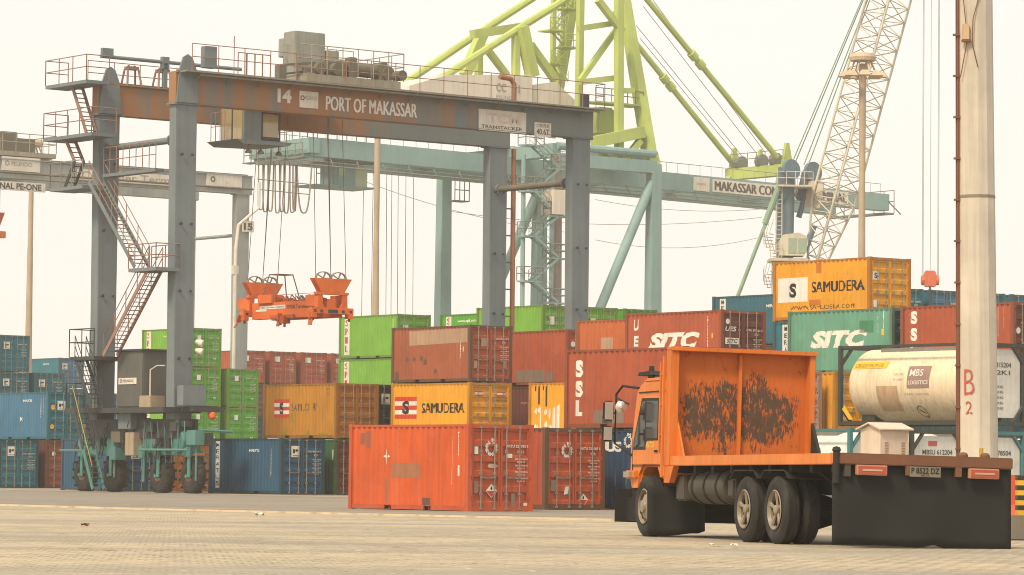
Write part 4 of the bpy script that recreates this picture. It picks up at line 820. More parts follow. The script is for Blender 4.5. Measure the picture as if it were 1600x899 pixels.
# hoist ropes and spreader
SB = 135.3
sc_ = at_b(487, 496, SB); SX, SZ = sc_.x, sc_.z                    # near corner of the spreader end beam
sp = ything('container_spreader', 'orange container spreader hanging on steel ropes from the PORT OF MAKASSAR gantry', 'spreader', SX + 1.22, SB + 3.0, SZ, 'container spreaders'); OS = org(sp); sp.scale.z = .70
M_spr = paint('spreader_orange', (.72, .15, .022), rust=.15, streak=.2); M_sprd = paint('spreader_dark_orange', (.50, .095, .02), rust=.35, streak=.4)
for sx in (.42, 1.55): MB(OS).box(SX + sx, SX + sx + .45, SB + .3, SB + 5.75, SZ + .08, SZ + 1.22).build('main_beam', M_spr, sp, bevel=.02)
MB(OS).box(SX + .5, SX + 1.9, SB + 1.3, SB + 4.6, SZ + .2, SZ + .5).box(SX + .3, SX + .85, SB + 2.0, SB + 4.0, SZ + .05, SZ + .3).build('under_carriage', M_sprd, sp, bevel=.02)
for b in (SB, SB + 5.85):
    e = MB(OS).box(SX, SX + 2.44, b, b + .3, SZ + .28, SZ + .72).box(SX + .02, SX + .3, b - .02, b + .32, SZ + .0, SZ + .5).box(SX + 2.14, SX + 2.42, b - .02, b + .32, SZ + .0, SZ + .5)
    e = e.build('end_beam', M_spr, sp, bevel=.015)
    d = MB(OS)
    for x in (.12, .5, 1.75, 2.2): d.box(SX + x, SX + x + .14, b - .026, b - .004, SZ + .38, SZ + .56)
    d.box(SX + .95, SX + 1.5, b - .026, b - .004, SZ + .36, SZ + .58); d.build('slot', M_rtgd, e)
    d = MB(OS)
    for x in (.16, 2.28): d.lathe([(0, .06), (.12, .06), (.13, .09), (.2, .03)], (SX + x, b + .15, SZ), (0, 0, -1), 10)
    d.build('twist_lock', M_motor, e)
    f = MB(OS)
    for s in (0, 1): # upright A frame carrying the sheave head
        x = SX + .35 + s * 1.45
        f.prism([(0, 0), (.42 if s == 0 else .30, 0), (.30, .35), (.30, .95), (.02, .95)] if s == 0 else [(-.12, 0), (.30, 0), (.28, .95), (0, .95), (0, .35)], (1, 0, 0), (0, 0, 1), (0, .26, 0), (x, b + .02, SZ + .7)).box(x + .02, x + .28, b + .26, b + 1.1, SZ + .8, SZ + 1.6)
    f.box(SX + .3, SX + 2.15, b, b + .3, SZ + 1.6, SZ + 1.78).box(SX + .95, SX + 1.45, b + .05, b + .25, SZ + .72, SZ + 1.3); f.build('head_frame', M_spr, sp, bevel=.01)
    hd = MB(OS).prism([(.55, 0), (1.9, 0), (2.32, .92), (.13, .92)], (1, 0, 0), (0, 0, 1), (0, .1, 0), (SX, b + .0, SZ + 1.78)).prism([(.55, 0), (1.9, 0), (2.32, .92), (.13, .92)], (1, 0, 0), (0, 0, 1), (0, .1, 0), (SX, b + .3, SZ + 1.78)).build('sheave_head', M_spr, sp)
    for x in (.78, 1.66):
        s = MB(OS).lathe([(-.06, .40), (-.06, .46), (.06, .46), (.06, .40), (-.06, .40)], (SX + x, b + .2, SZ + 2.72), (0, 1, 0), 24)
        for k in range(5): s.bar((SX + x, b + .2, SZ + 2.72), (SX + x + .42 * math.cos(k * 1.2566), b + .2, SZ + 2.72 + .42 * math.sin(k * 1.2566)), .06, .05, up=(0, 1, 0))
        s.build('sheave', M_machine, hd)
for x, b, dx, db in ((SX + .1, SB + .2, -.06, -.03), (SX, SB + 6.15, -.12, .06), (SX + .2, SB + 3.0, -.06, 0)):
    MB(OS).bar((x, b, SZ + .4), (x + dx * .6, b + db, SZ - .1), .22, .1).bar((x + dx * .6, b + db, SZ - .1), (x + dx * 2, b + db * 2.5, SZ - .5), .2, .07).build('corner_guide', M_sprd, sp)
MB(OS).box(SX + .15, SX + .55, SB + 2.6, SB + 3.0, SZ - .3, SZ + .2).tube([(SX + .35, SB + 2.8, SZ - .3), (SX + .35, SB + 2.8, SZ - .55)], .06, 8).build('sensor_arm', M_sprd, sp)
m = MB(OS)
rnd = random.Random(3)
for k in range(16): 
    x, b, z = SX + .5 + rnd.random() * 1.3, SB + 1.0 + rnd.random() * 3.2, SZ + 1.1 + rnd.random() * .3
    m.box(x, x + .15 + rnd.random() * .3, b, b + .15 + rnd.random() * .4, SZ + 1.05, z + .15)
m.build('hydraulic_pack', M_sprd, sp)
m = MB(OS)
for k in range(12):
    b = SB + 1.0 + k * .28; m.tube([(SX + .5 + rnd.random() * .8, b, SZ + 1.1), (SX + .8 + rnd.random() * .5, b + .15, SZ + 1.55 + rnd.random() * .2), (SX + 1.2 + rnd.random() * .6, b + .3, SZ + 1.15)], .035, 5)
m.build('hydraulic_hose', M_motor, sp)
MB(OS).box(SX + .3, SX + 1.0, SB + 3.9, SB + 5.1, SZ + 1.15, SZ + 1.75).build('control_box', M_spr, sp, bevel=.02)
m = MB(OS); rail(m, [(SX + .5, SB + .4, SZ + 1.1), (SX + .5, SB + 3.8, SZ + 1.1)], .62, .018, 1.7); m.build('hand_rail', M_sprd, sp)
m = MB(OS)
for dx, db in ((-.45, -.35), (.45, -.35), (-.45, .35), (.45, .35)): m.tube([(SX + 1.2 + dx * 1.7, SB + 4.4 + db * 1.7, SZ + 1.3), (SX + 1.2 + dx, SB + 4.4 + db, SZ + 3.2)], .03, 5)
for s in (-.45, .45): m.tube([(SX + .75, SB + 4.4 + s * .78, SZ + 3.2), (SX + 1.65, SB + 4.4 + s * .78, SZ + 3.2)], .04, 5); m.tube([(SX + 1.2 + s, SB + 4.05, SZ + 3.2), (SX + 1.2 + s, SB + 4.75, SZ + 3.2)], .04, 5)
m.build('cable_basket', M_motor, sp)
fm = lambda u, v: Vector((SX + .42 - .012, SB + 5.6 - u, SZ + .58 + v)) - OS
lb = decal('label', [rect_at(.55, .17, .62, .22), rect_at(1.22, .17, .72, .24), rect_at(1.98, .17, .78, .26), rect_at(.2, .03, .95, .13)], fm, white, sp)
fm2 = lambda u, v: Vector((SX + .42 - .016, SB + 5.6 - u, SZ + .58 + v)) - OS
decal('lettering', [text_at('TERMINAL', .6, .24, .5, .09), text_at('PETIKEMAS', 1.27, .24, .6, .09), text_at('MAKASSAR', 2.03, .25, .66, .09)], fm2, M_dtext, sp)
decal('lettering', [text_at('TPKM Terminal 1', 2.85, .14, 2.0, .26, .01)], fm2, paint('worn_dark_lettering', (.22, .06, .02)), sp)
m = MB(OS)
for b, zz in ((SB, 0), (SB + 5.85, 0)):
    for x in (.78, 1.66):
        for s in (-.44, .44):
            tx = ac + (x - 1.22) * 1.0 + s * .9; m.tube([(SX + x + s, b + .2, SZ + 2.72), (tx - .5 + (1.0 if b == SB else 0) * .0, (B0 + 1.2) if b == SB else (B1 - 1.2), SZ + (zt + .7 - SZ) / .70)], .017, 5)
m.build('hoist_rope', M_cable, sp)

# ------------------------------------------------------------------ second gantry, number 15
A5, B5 = 108.5, 200.0
g15 = gantry('pale grey yard gantry crane with number 15 on its leg, behind at left', A5, B5, 23.47, 6.8, 20.1, 1.25, M_rtg15, M_rtg15, lw=(1.05, .95)); O5 = org(g15); z5 = 21.35
bf5 = B5 - .3
def face5(du=0): return lambda s, t_: Vector((s, bf5 - .02 - du, t_)) - O5
def board5(u0, u1, vt, vb, dz=0):
    p, q, r_ = at_b(u0, vb, bf5), at_b(u1, vb, bf5), at_b(u0, vt, bf5); return MB(O5).box(p.x, q.x, bf5 - .07, bf5 - .005, p.z, r_.z).build('sign_board', M_board, g15), p.x, q.x, p.z, r_.z
bd, x0, x1, z0, z1 = board5(2, 62, 244, 266); decal('lettering', [text_at('PELINDO', x0 + .7, z0 + .35, (x1 - x0) * .55, .26, .02), disc_at(x0 + .4, z0 + .5, .18, 16, .1)], face5(.06), M_ftext, bd)
bd, x0, x1, z0, z1 = board5(-40, 70, 280, 294); decal('lettering', [text_at('TERMINAL PE-ONE', x0 + .3, z0 + .08, (x1 - x0) - .6, (z1 - z0) * .72, .03)], face5(.06), M_dtext, bd)
bd, x0, x1, z0, z1 = board5(120, 300, 264, 281); decal('lettering', [text_at('Container Terminal', x0 + .3, z0 + .1, (x1 - x0) - .7, (z1 - z0) * .7, .01)], face5(.06), M_ftext, bd)
bd, x0, x1, z0, z1 = board5(322, 377, 270, 292); decal('emblem', [disc_at(x0 + .5, z0 + .55, .2, 16, .11)], face5(.06), M_dtext, bd)
p = at_b(380, 362, B5 - .4); nb = MB(O5).box(p.x - .1, p.x + .85, B5 - .48, B5 - .40, p.z - .02, p.z + .75).build('number_board', M_board, g15)
decal('lettering', [text_at('15', p.x, p.z + .1, .72, .5, .04)], lambda s, t_: Vector((s, B5 - .486, t_)) - O5, M_dtext, nb)
MB(O5).tube([(A5 - .3, B5 - .7, z5 - .9), (A5 + 24, B5 - .7, z5 - .9)], .08, 6).build('cable_rail', M_motor, g15)
p = at_b(20, 228, B5 + 3); m = MB(O5).box(p.x - 3.5, p.x + 1.6, B5, B5 + 6.8, z5 + .3, z5 + .6).build('trolley', M_machine, g15)
q = MB(O5).box(p.x - 2, p.x + .6, B5 + 1, B5 + 4, z5 + .6, z5 + 1.6).box(p.x - 1.5, p.x - .2, B5 + 2, B5 + 4, z5 + 1.6, z5 + 2.1).build('machinery', M_motor, m, bevel=.05)
rail(MB(O5), [(p.x - 3.5, B5, z5 + .6), (p.x + 1.6, B5, z5 + .6), (p.x + 1.6, B5 + 6.8, z5 + .6)], 1.2, .03, 1.0).build('railing', M_machine, m)
p5 = at_b(374, 320, B5 - .9)
MB(O5).tube([(p5.x + 1.6, B5 - .9, z5 - .4), (p5.x + 1.6, B5 - .9, 19.2), (p5.x - .05, B5 - .9, 17.9), (p5.x - .25, B5 - .9, 16.2), (p5.x - .3, B5 - .9, 4.0)], .12, 8).build('cable_duct', M_board, g15)
MB(O5).box(p5.x - .45, p5.x - .05, B5 - 1.0, B5 - .72, 14.5, 15.1).build('control_box', M_board, g15)
m = MB(O5).tube([(A5 + 23.47, B5, 17.3), (A5 + 23.47, B5 + 6.8, 17.3)], .12, 8).build('tie_pipe', M_rtg15, g15)
q = at_b(3, 372, B5 + 2); s5 = ything('container_spreader', 'part of an orange spreader at the left picture edge, under gantry 15', 'spreader', q.x, B5 + 2, q.z, 'container spreaders'); o5 = org(s5)
MB(o5).box(q.x - 2.2, q.x + .3, B5 + 2, B5 + 2.4, q.z, q.z + .45).build('end_beam', M_spr, s5, bevel=.02)
MB(o5).box(q.x - 1.9, q.x - .2, B5 + 2, B5 + 8, q.z + .3, q.z + .8).build('main_beam', M_spr, s5)
MB(o5).prism([(-2.0, 0), (-.1, 0), (.25, .9), (-2.3, .9)], (1, 0, 0), (0, 0, 1), (0, .2, 0), (q.x, B5 + 2.1, q.z + .8)).build('sheave_head', M_sprd, s5)
m = MB(o5)
for dx in (-1.8, -.1): m.tube([(q.x + dx, B5 + 2.2, q.z + 1.6), (q.x + dx, B5 + 2.2, z5 + .3)], .03, 5)
m.build('hoist_rope', M_cable, s5)
# ================================================================== quay crane (ship-to-shore)
M_qt = paint('quay_teal', (.235, .365, .345), rust=.05, streak=.15, scale=.3); M_qg = paint('lime_green', (.45, .53, .135), rust=.03, streak=.12, scale=.3)
M_qw = paint('off_white_cladding', (.70, .62, .52), rust=.05, streak=.2, scale=.3); M_qd = flat('dull_grey_steel', (.19, .20, .175), .7)  # M_qd: even dull grey for the smaller steelwork
AL, AQ, BNR, BFR = 206.2, 218.4, 257.8, 275.8
BG1, BG2 = 263.8, 272.0
sts = ything('quay_crane', 'teal and lime-green quay crane lettered MAKASSAR CONTAINER TERMINAL, behind the yard gantry', 'quay crane', AL, BNR, 0); Q = org(sts)
for a in (AL, AQ):
    for b in (BNR, BFR):
        slim = a == AL and b == BNR; lg = MB(Q).taper((a, b, 1.6), (1.0, .9) if slim else (1.5, 1.3), (a, b, 31.3), (.8, .7) if slim else (1.15, 1.05)).build('leg', paint('brown_primer', (.25, .20, .16), rust=.2) if slim else M_qt, sts, bevel=.04)
        MB(Q).box(a - 2.6, a + 2.6, b - .5, b + .5, .5, 1.6).build('bogie', M_qd, lg, bevel=.05)
for b in (BNR, BFR):
    d = MB(Q).tube([(AL + .2, b, 6.5), (AQ - .3, b, 29.5)], .48, 12).build('diagonal_brace', M_qt, sts, smooth=True)
    MB(Q).bar((AL, b, 31.0), (AQ, b, 31.0), .9, 1.2).tube([(AL, b, 32.3), (AQ, b, 32.3)], .38, 10).build('portal_beam', M_qt, sts)
for a in (AL, AQ): MB(Q).bar((a, BNR, 31.9), (a, BFR, 31.9), 1.0, 1.3).build('cross_beam', M_qt, sts, bevel=.04); MB(Q).bar((a, BNR, 3.2), (a, BFR, 3.2), .9, 1.1).build('sill_beam', M_qt, sts, bevel=.04)
def bz(a): return 31.05 - .0145 * (a - 182)
for b in (BG1, BG2):
    g_ = MB(Q).bar((181.8, b + .7, bz(181.8)), (256.2, b + .7, bz(256.2)), 1.4, 1.75).build('boom_girder', M_qt, sts)
    m = MB(Q).tube([(182, b + .1, bz(182) + 1.9), (255, b + .1, bz(255) + 1.9)], .03, 4)
    for k in range(50):
        a = 182 + k * 1.49; m.tube([(a, b + .1, bz(a) + .87), (a, b + .1, bz(a) + 1.9)], .025, 4)
    m.build('railing', M_railg, g_)
MB(Q).box(181.4, 182.6, BG1 - .2, BG2 + 1.6, bz(182) - .6, bz(182) + .8).build('end_beam', M_qt, sts)
for k in range(7): MB(Q).box(190 + k * 10.5, 190.5 + k * 10.5, BG1 + 1.4, BG2, bz(190 + k * 10.5) - .3, bz(190 + k * 10.5) + .6).build('cross_tie', M_qd, sts)
m = MB(Q); rail(m, [(181.2, BG2 + 1.6, bz(182) + .8), (181.2, BG1 - .2, bz(182) + .8), (189, BG1 - .2, bz(182) + .8)], 1.4, .05, 1.2); rail(m, [(180.8, BG2 + 1.6, bz(182) - 1.0), (180.8, BG1, bz(182) - 1.0)], 1.3, .05, 1.2); m.box(180.6, 181.6, BG1 - .2, BG2 + 1.6, bz(182) - 1.1, bz(182) - 1.0); m.build('railing', M_qd, sts)
# name board
bfq = BG1 - .02
def qface(du=0): return lambda s, t_: Vector((s, bfq - du, t_)) - Q
p, q = at_b(1113, 290, bfq), at_b(1325, 310, bfq); hb = .62
nb = MB(Q).bar((p.x, bfq - .04, bz(p.x)), (q.x, bfq - .04, bz(q.x)), .06, 1.3).build('name_board', M_board, sts)
vs, fs = text_geo('MAKASSAR CONTAINER TERMINAL', .0)
for i_, sh in enumerate((0, -.06, .06)): decal('lettering', [([(p.x + .3 + sh + u * (q.x - p.x - .6), v) for u, v in vs], fs)], lambda s, v: Vector((s, bfq - .085 - .003 * i_, bz(s) - .47 + v * .94)) - Q, M_dtext, nb)
p, q = at_b(1083, 288, bfq), at_b(1108, 290, bfq); sb = MB(Q).bar((p.x, bfq - .04, bz(p.x)), (q.x, bfq - .04, bz(q.x)), .06, 1.4).build('sign_board', M_board, sts)
decal('lettering', [text_at('PELINDO', p.x + .5, bz(p.x) - .1, (q.x - p.x) - 1.0, .2, .01)], qface(.085), M_ftext, sb)
# festoon rail under the boom and the bunched cable loops at its landward end
m = MB(Q); zr = lambda a: bz(a) - 1.75
m.tube([(176.5, BG1 - .5, zr(176.5)), (241, BG1 - .5, zr(241))], .09, 6).tube([(176.5, BG1 - .5, zr(176.5) + .35), (241, BG1 - .5, zr(241) + .35)], .05, 6)
for k in range(22): a = 178 + k * 3; m.tube([(a, BG1 - .5, zr(a)), (a, BG1 + .2, bz(a) - .8)], .05, 5)
m.build('festoon_rail', M_qd, sts)
m = MB(Q); fp = []
for i, (u, vb) in enumerate(((404, 328), (412, 331), (421, 330), (430, 333), (438, 331), (446, 333), (453, 332), (459, 330))):
    t0 = at_b(u, 256, BG1 - .5); t1 = at_b(u + (9 if i < 7 else 6), 257, BG1 - .5); bt = at_b(u + 4.5, vb, BG1 - .5)
    pts = [(t0.x + (t1.x - t0.x) * (k / 12), BG1 - .5 + .12 * (i % 3), t0.z + (bt.z - t0.z) * (1 - (2 * k / 12 - 1) ** 6 if 0 < k < 12 else 0)) for k in range(13)]
    m.tube(pts, .065, 6)
t0 = at_b(464, 258, BG1 - .5); t1 = at_b(487, 262, BG1 - .5); bt = at_b(475, 333, BG1 - .5)
m.tube([(t0.x + (t1.x - t0.x) * k / 14, BG1 - .5, t0.z + (bt.z - t0.z) * (1 - abs(2 * k / 14 - 1) ** 3.2)) for k in range(15)], .075, 6)
m.build('festoon_cable', paint('festoon_rubber', (.30, .25, .18), rust=0), sts)
m = MB(Q)
for u in (404, 413, 422, 431, 439, 447, 454, 460, 466): t0 = at_b(u, 254, BG1 - .5); m.box(t0.x - .22, t0.x + .22, BG1 - .7, BG1 - .3, t0.z - .25, t0.z + .15)
m.build('cable_carrier', M_qd, sts)
for v in (280, 296):
    p, q = at_b(402, v, BG1 - 1), at_b(482, v + 8, BG1 - 1); MB(Q).tube([(p.x, BG1 - 1, p.z), (q.x, BG1 - 1, q.z)], .045, 5).build('guard_wire', M_qd, sts)
# trolley, operator cab and hoist ropes
p = at_b(545, 292, BG1 + 2); cbq = MB(Q).box(p.x - 1.8, p.x + .8, BG1 + 2, BG1 + 4.2, p.z, p.z + 2.3).box(p.x - 4.3, p.x + 2.6, BG1 + 1.2, BG1 + 5, p.z - .15, p.z).build('operator_cab', M_qt, sts, bevel=.05)
MB(Q).box(p.x + .82, p.x + 2.2, BG1 + 2.1, BG1 + 4.1, p.z + .05, p.z + 2.0).box(p.x - 1.2, p.x - .5, BG1 + 1.97, BG1 + 1.99, p.z + 1.0, p.z + 1.8).build('window_glass', flat('green_cab_glass', (.40, .46, .28), .12, 0, .7), cbq)
m = MB(Q); rail(m, [(p.x - 4.2, BG1 + 1.3, p.z), (p.x - 1.8, BG1 + 1.3, p.z)], 1.9, .05, .7); 
for s in (-1.5, .6): m.tube([(p.x + s, BG1 + 3, p.z + 2.2), (p.x + s, BG1 + 3, bz(p.x) - .7)], .12, 6)
m.box(p.x - 3, p.x + 3, BG1 + 1, BG1 + 7, bz(p.x) - 1.0, bz(p.x) - .75); m.build('trolley_frame', M_qd, cbq)
m = MB(Q)
for u in (568, 583, 604, 612, 622, 634, 646): p = at_b(u, 296, BG1 + 4); m.tube([(p.x, BG1 + 4, bz(p.x) - .8), (p.x + (.15 if u > 600 else -.05), BG1 + 4, 9)], .035, 4)
m.build('hoist_rope', M_cable, sts)
# machinery house
def onb(pts, b): return [(lambda w_: (w_.x, w_.z))(at_b(u, v, b)) for u, v in pts]
mh = MB(Q).prism(onb([(636, 168), (640, 134), (700, 117), (832, 118), (832, 190), (636, 170)], BG1), (1, 0, 0), (0, 0, 1), (0, 7, 0), (0, BG1, 0)).build('machinery_house', M_qw, sts)
MB(Q).prism(onb([(833, 190), (833, 133), (868, 128), (902, 160), (902, 195)], BG1 + .3), (1, 0, 0), (0, 0, 1), (0, 6.4, 0), (0, BG1 + .3, 0)).build('annex', M_qw, mh)
p, q, r_ = at_b(775, 143, BG1), at_b(812, 143, BG1), at_b(775, 130, BG1)
decal('lettering', [text_at('CC', p.x, p.z, (q.x - p.x) * .42, r_.z - p.z, .02), text_at('01', p.x + (q.x - p.x) * .66, p.z, (q.x - p.x) * .34, r_.z - p.z, .02)], qface(.03), flat('faded_house_lettering', (.28, .25, .2)), mh)
p, q, r_ = at_b(775, 154, BG1), at_b(806, 154, BG1), at_b(775, 148, BG1); decal('lettering', [text_at('PELINDO', p.x, p.z, q.x - p.x, r_.z - p.z, .0)], qface(.03), M_ftext, mh)
# lime-green superstructure, each member in its own frame plane
def B_(u, v, b): w_ = at_b(u, v, b); return (w_.x, w_.y, w_.z)
def A_(u, v, a): w_ = at_a(u, v, a); return (w_.x, w_.y, w_.z)
def ext(p, q, k): p, q = Vector(p), Vector(q); return tuple(p + (q - p) * k)
pb, pt = A_(1018, 262, AQ), A_(975, 0, AQ); apex = ext(pb, pt, 1.35)
lg = MB(Q).bar(pb, apex, 1.2, 1.1, (1, 0, 0), .95, .95).build('mast_leg', M_qg, sts, bevel=.03); MB(Q).taper((pb[0], pb[1], pb[2] - .6), (1.5, 1.7), (pb[0], pb[1] + .25, pb[2] + 1.6), (1.1, 1.1)).build('mast_foot', M_qg, lg)
fb, ft = A_(858, 215, AQ), A_(895, 0, AQ); MB(Q).bar(fb, ext(fb, ft, 1.6), 1.0, .95, (1, 0, 0), .9, .9).build('mast_leg', M_qg, sts)
for u0, v0, u1, v1, b, w_, nm in ((967, 268, 967, -60, 259, .72, 'vertical_post'), (904, 185, 908, -60, 262, .6, 'vertical_post'), (878, 130, 884, -40, 268, .5, 'vertical_post'), (863, 150, 866, -40, 270, .45, 'vertical_post'),
                            (904, 45, 963, 36, 260, .55, 'horizontal_tie'), (904, 129, 963, 122, 260, .55, 'horizontal_tie'), (906, 127, 966, 42, 260.5, .5, 'diagonal_tie'), (934, 0, 972, 50, 259, .6, 'diagonal_tie'),
                            (928, 222, 1003, 207, 258.6, 1.1, 'horizontal_tie'), (970, 258, 1000, 220, 258.4, .6, 'diagonal_tie'), (928, 222, 955, 258, 259, .55, 'diagonal_tie'), (966, 142, 990, 142, 259, .5, 'bracket'),
                            (755, 50, 726, 118, 270, .95, 'rear_frame'), (748, 56, 748, 118, 272, .65, 'rear_frame'), (815, 42, 832, 120, 264.5, 1.05, 'rear_frame'), (806, 56, 806, 118, 265, .65, 'rear_frame'), (738, 54, 818, 42, 267, .85, 'rear_frame'),
                            (757, 72, 792, 118, 271, .6, 'diagonal_tie'), (828, 70, 868, 126, 265, .7, 'diagonal_tie')):
    MB(Q).bar(B_(u0, v0, b), B_(u1, v1, b), w_, w_, (0, 1, 0)).build(nm, M_qg, sts, bevel=.02)
for u0, v0, u1, v1, b, r in ((662, 140, 812, 44, 265, .38), (812, 44, 905, -14, 265, .38), (600, 152, 748, 52, 272.5, .38), (748, 52, 850, -14, 272.5, .38), (640, 128, 800, 20, 272.5, .05)):
    MB(Q).tube([B_(u0, v0, b), B_(u1, v1, b)], r, 8).build('back_stay', M_qg, sts, smooth=True)
for u0, v0, u1, v1, b in ((955, 20, 1150, 262, 272.5), (985, -32, 1214, 246, 264)):
    m = MB(Q).tube([B_(u0, v0, b), B_(u1, v1, b)], .30, 8)
    for k in (.42, .47):
        c = Vector(B_(u0, v0, b)).lerp(Vector(B_(u1, v1, b)), k); m.lathe([(-.4, .3), (-.4, .48), (.4, .48), (.4, .3)], c, Vector(B_(u1, v1, b)) - Vector(B_(u0, v0, b)), 10)
    m.build('fore_stay', M_qg, sts, smooth=True)
m = MB(Q)
for u0, v0, u1, v1 in ((994, 40, 1160, 245), (1005, 10, 1182, 240), (1000, 60, 1148, 240), (1020, 0, 1195, 238)): m.tube([B_(u0, v0, 266), B_(u1, v1, 266)], .04, 4)
m.build('boom_rope', flat('red_brown_rope', (.33, .25, .2)), sts)
# boom head yoke
p, q = B_(1220, 262, BG1 + .7), B_(1152, 276, BG2 + .7); ay = (p[0] + q[0]) / 2
yk = MB(Q).bar((ay, BG1, p[2] - .2), (ay, BG2 + 1.4, p[2] - .2), 1.0, 1.2).build('stay_yoke', M_qg, sts, bevel=.03)
for b in (BG1 + .7, BG2 + .7):
    MB(Q).taper((ay, b, bz(ay) + .6), (2.6, .7), (ay, b, p[2] - .4), (1.2, .7)).build('yoke_leg', M_qg, yk); MB(Q).prism([(-.5, 0), (.9, 0), (.35, 2.3), (-.05, 2.3)], (1, 0, 0), (0, 0, 1), (0, .35, 0), (ay, b - .2, p[2] + .3)).build('yoke_lug', M_qg, yk)
m = MB(Q).prism([(-.4, 0), (.6, 0), (.3, 1.9), (0, 1.9)], (1, 0, 0), (0, 0, 1), (0, .3, 0), (ay, BG1 + 4.6, p[2] + .3)).build('yoke_lug', M_qg, yk)
for b in (BG1 + 2.2, BG1 + 4.4, BG2 - .6): MB(Q).lathe([(-.3, 0), (-.3, .75), (.3, .75), (.3, 0)], (ay, b, p[2] + .9), (0, 1, 0), 16).build('sheave', M_qd, yk, smooth=True)
m = MB(Q); rail(m, [(ay - 1, BG1, p[2] + .5), (ay - 1, BG2, p[2] + .5)], 1.3, .04, 1.3); m.build('railing', M_railg, yk)
# clutter behind the mast foot, platforms, railings
m = MB(Q).box(*sorted((B_(930, 200, 262)[0], B_(956, 200, 262)[0])), 261.5, 265, B_(940, 212, 262)[2], B_(940, 168, 262)[2]).build('winch_house', M_qg, sts, bevel=.2)
m = MB(Q).box(*sorted((B_(925, 205, 260)[0], B_(1000, 200, 260)[0])), 259.4, 261.5, B_(960, 205, 260)[2] + 2.6, B_(960, 205, 260)[2] + 2.75).build('platform', M_qg, sts)
zz = B_(960, 205, 260)[2] + 2.75; rail(MB(Q), [(B_(925, 205, 260)[0], 259.5, zz), (B_(1000, 200, 260)[0], 259.5, zz)], 1.3, .05, 1.0).build('railing', M_railg, m)
m = MB(Q).lathe([(-1.2, 0), (-1.2, .8), (1.2, .8), (1.2, 0)], B_(942, 250, 262), (1, 0, 0), 14); m.build('hoist_drum', M_qd, sts, smooth=True)
# stair tower on the inner far leg: zigzag flights and landings, small white cabin
SB_ = BNR - 1.5
tw = MB(Q)
for u in (816, 861): p = B_(u, 470, SB_); tw.tube([(p[0], SB_, 2), (p[0], SB_, 31)], .22, 8)
tw.build('stair_post', M_qt, sts)
xl, xr = B_(826, 400, SB_)[0], B_(866, 400, SB_)[0]
lev = [B_(840, v, SB_)[2] for v in (508, 472, 440, 402, 370, 336, 300, 262, 228)]
for i, z in enumerate(lev):
    x = xl if i % 2 == 0 else xr
    pl = MB(Q).box(x - 1.1, x + 1.1, SB_ - .8, SB_ + .4, z - .15, z).build('landing', M_qt, sts); rail(MB(Q), [(x - 1.1, SB_ + .4, z), (x - 1.1, SB_ - .8, z), (x + 1.1, SB_ - .8, z), (x + 1.1, SB_ + .4, z)], 1.3, .05, 1.1).build('railing', M_qd, pl)
    if i + 1 < len(lev): stair(sts, (x, SB_ - .4, z), ((xr if i % 2 == 0 else xl), SB_ - .4, lev[i + 1]), .8, M_qt, M_qd, Vector((0, 1, 0)), True, .5)
p = B_(864, 335, SB_ - 1); q = B_(889, 298, SB_ - 1); MB(Q).box(p[0], q[0], SB_ - 1, SB_ + .8, p[2], q[2]).build('stair_cabin', M_qw, sts, bevel=.05)
gl = [(884, 128, 862), (866, 100, 884), (888, 74, 862), (864, 48, 888), (890, 14, 866), (868, -14, 890)]
for (u, v, u2), (u3, v3, _) in zip(gl, gl[1:]):
    p, q = B_(u, v, 267), B_(u3, v3, 267); stair(sts, p, q, .8, M_qg, M_qg, Vector((0, 1, 0)), True, .6)
    pl = MB(Q).box(q[0] - 1.0, q[0] + 1.0, 266.2, 268.2, q[2] - .12, q[2]).build('landing', M_qg, sts); rail(MB(Q), [(q[0] - 1, 266.2, q[2]), (q[0] + 1, 266.2, q[2])], 1.2, .05, 1.0).build('railing', M_qg, pl)
# small stair by the land-side leg and slack cables
p = B_(705, 315, BFR - 1); pl = MB(Q).box(p[0], p[0] + 1.8, BFR - 1.6, BFR - .4, p[2], p[2] + .12).build('landing', M_qd, sts); rail(MB(Q), [(p[0], BFR - 1.6, p[2]), (p[0] + 1.8, BFR - 1.6, p[2])], 2.2, .05, .6).build('railing', M_qd, pl)
m = MB(Q)
for u0, v0, u1, v1, sg in ((700, 330, 1190, 340, 16), (930, 312, 1200, 326, 10), (930, 375, 1200, 368, 16), (560, 280, 900, 365, 12)):
    m.tube([B_(u0 + (u1 - u0) * k / 10, v0 + (v1 - v0) * k / 10 + sg * (1 - (2 * k / 10 - 1) ** 2), BFR + 6) for k in range(11)], .028, 4)
m.build('slack_cable', flat('red_brown_rope', (.33, .25, .2)), sts)
p = B_(1377, 315, BG1 + .7); m = MB(Q).box(p[0], p[0] + 1.2, BG1, BG2 + 1, p[2] - 1.4, p[2] - 1.2); rail(m, [(p[0] + 1.2, BG1, p[2] - 1.2), (p[0] + 1.2, BG2 + 1, p[2] - 1.2)], 2.4, .05, 1.5); m.tube([(p[0] + .3, BG1, p[2]), (p[0] + 2.2, BG1, p[2] - 1.3)], .07, 5); m.build('boom_tip_platform', M_qd, sts)

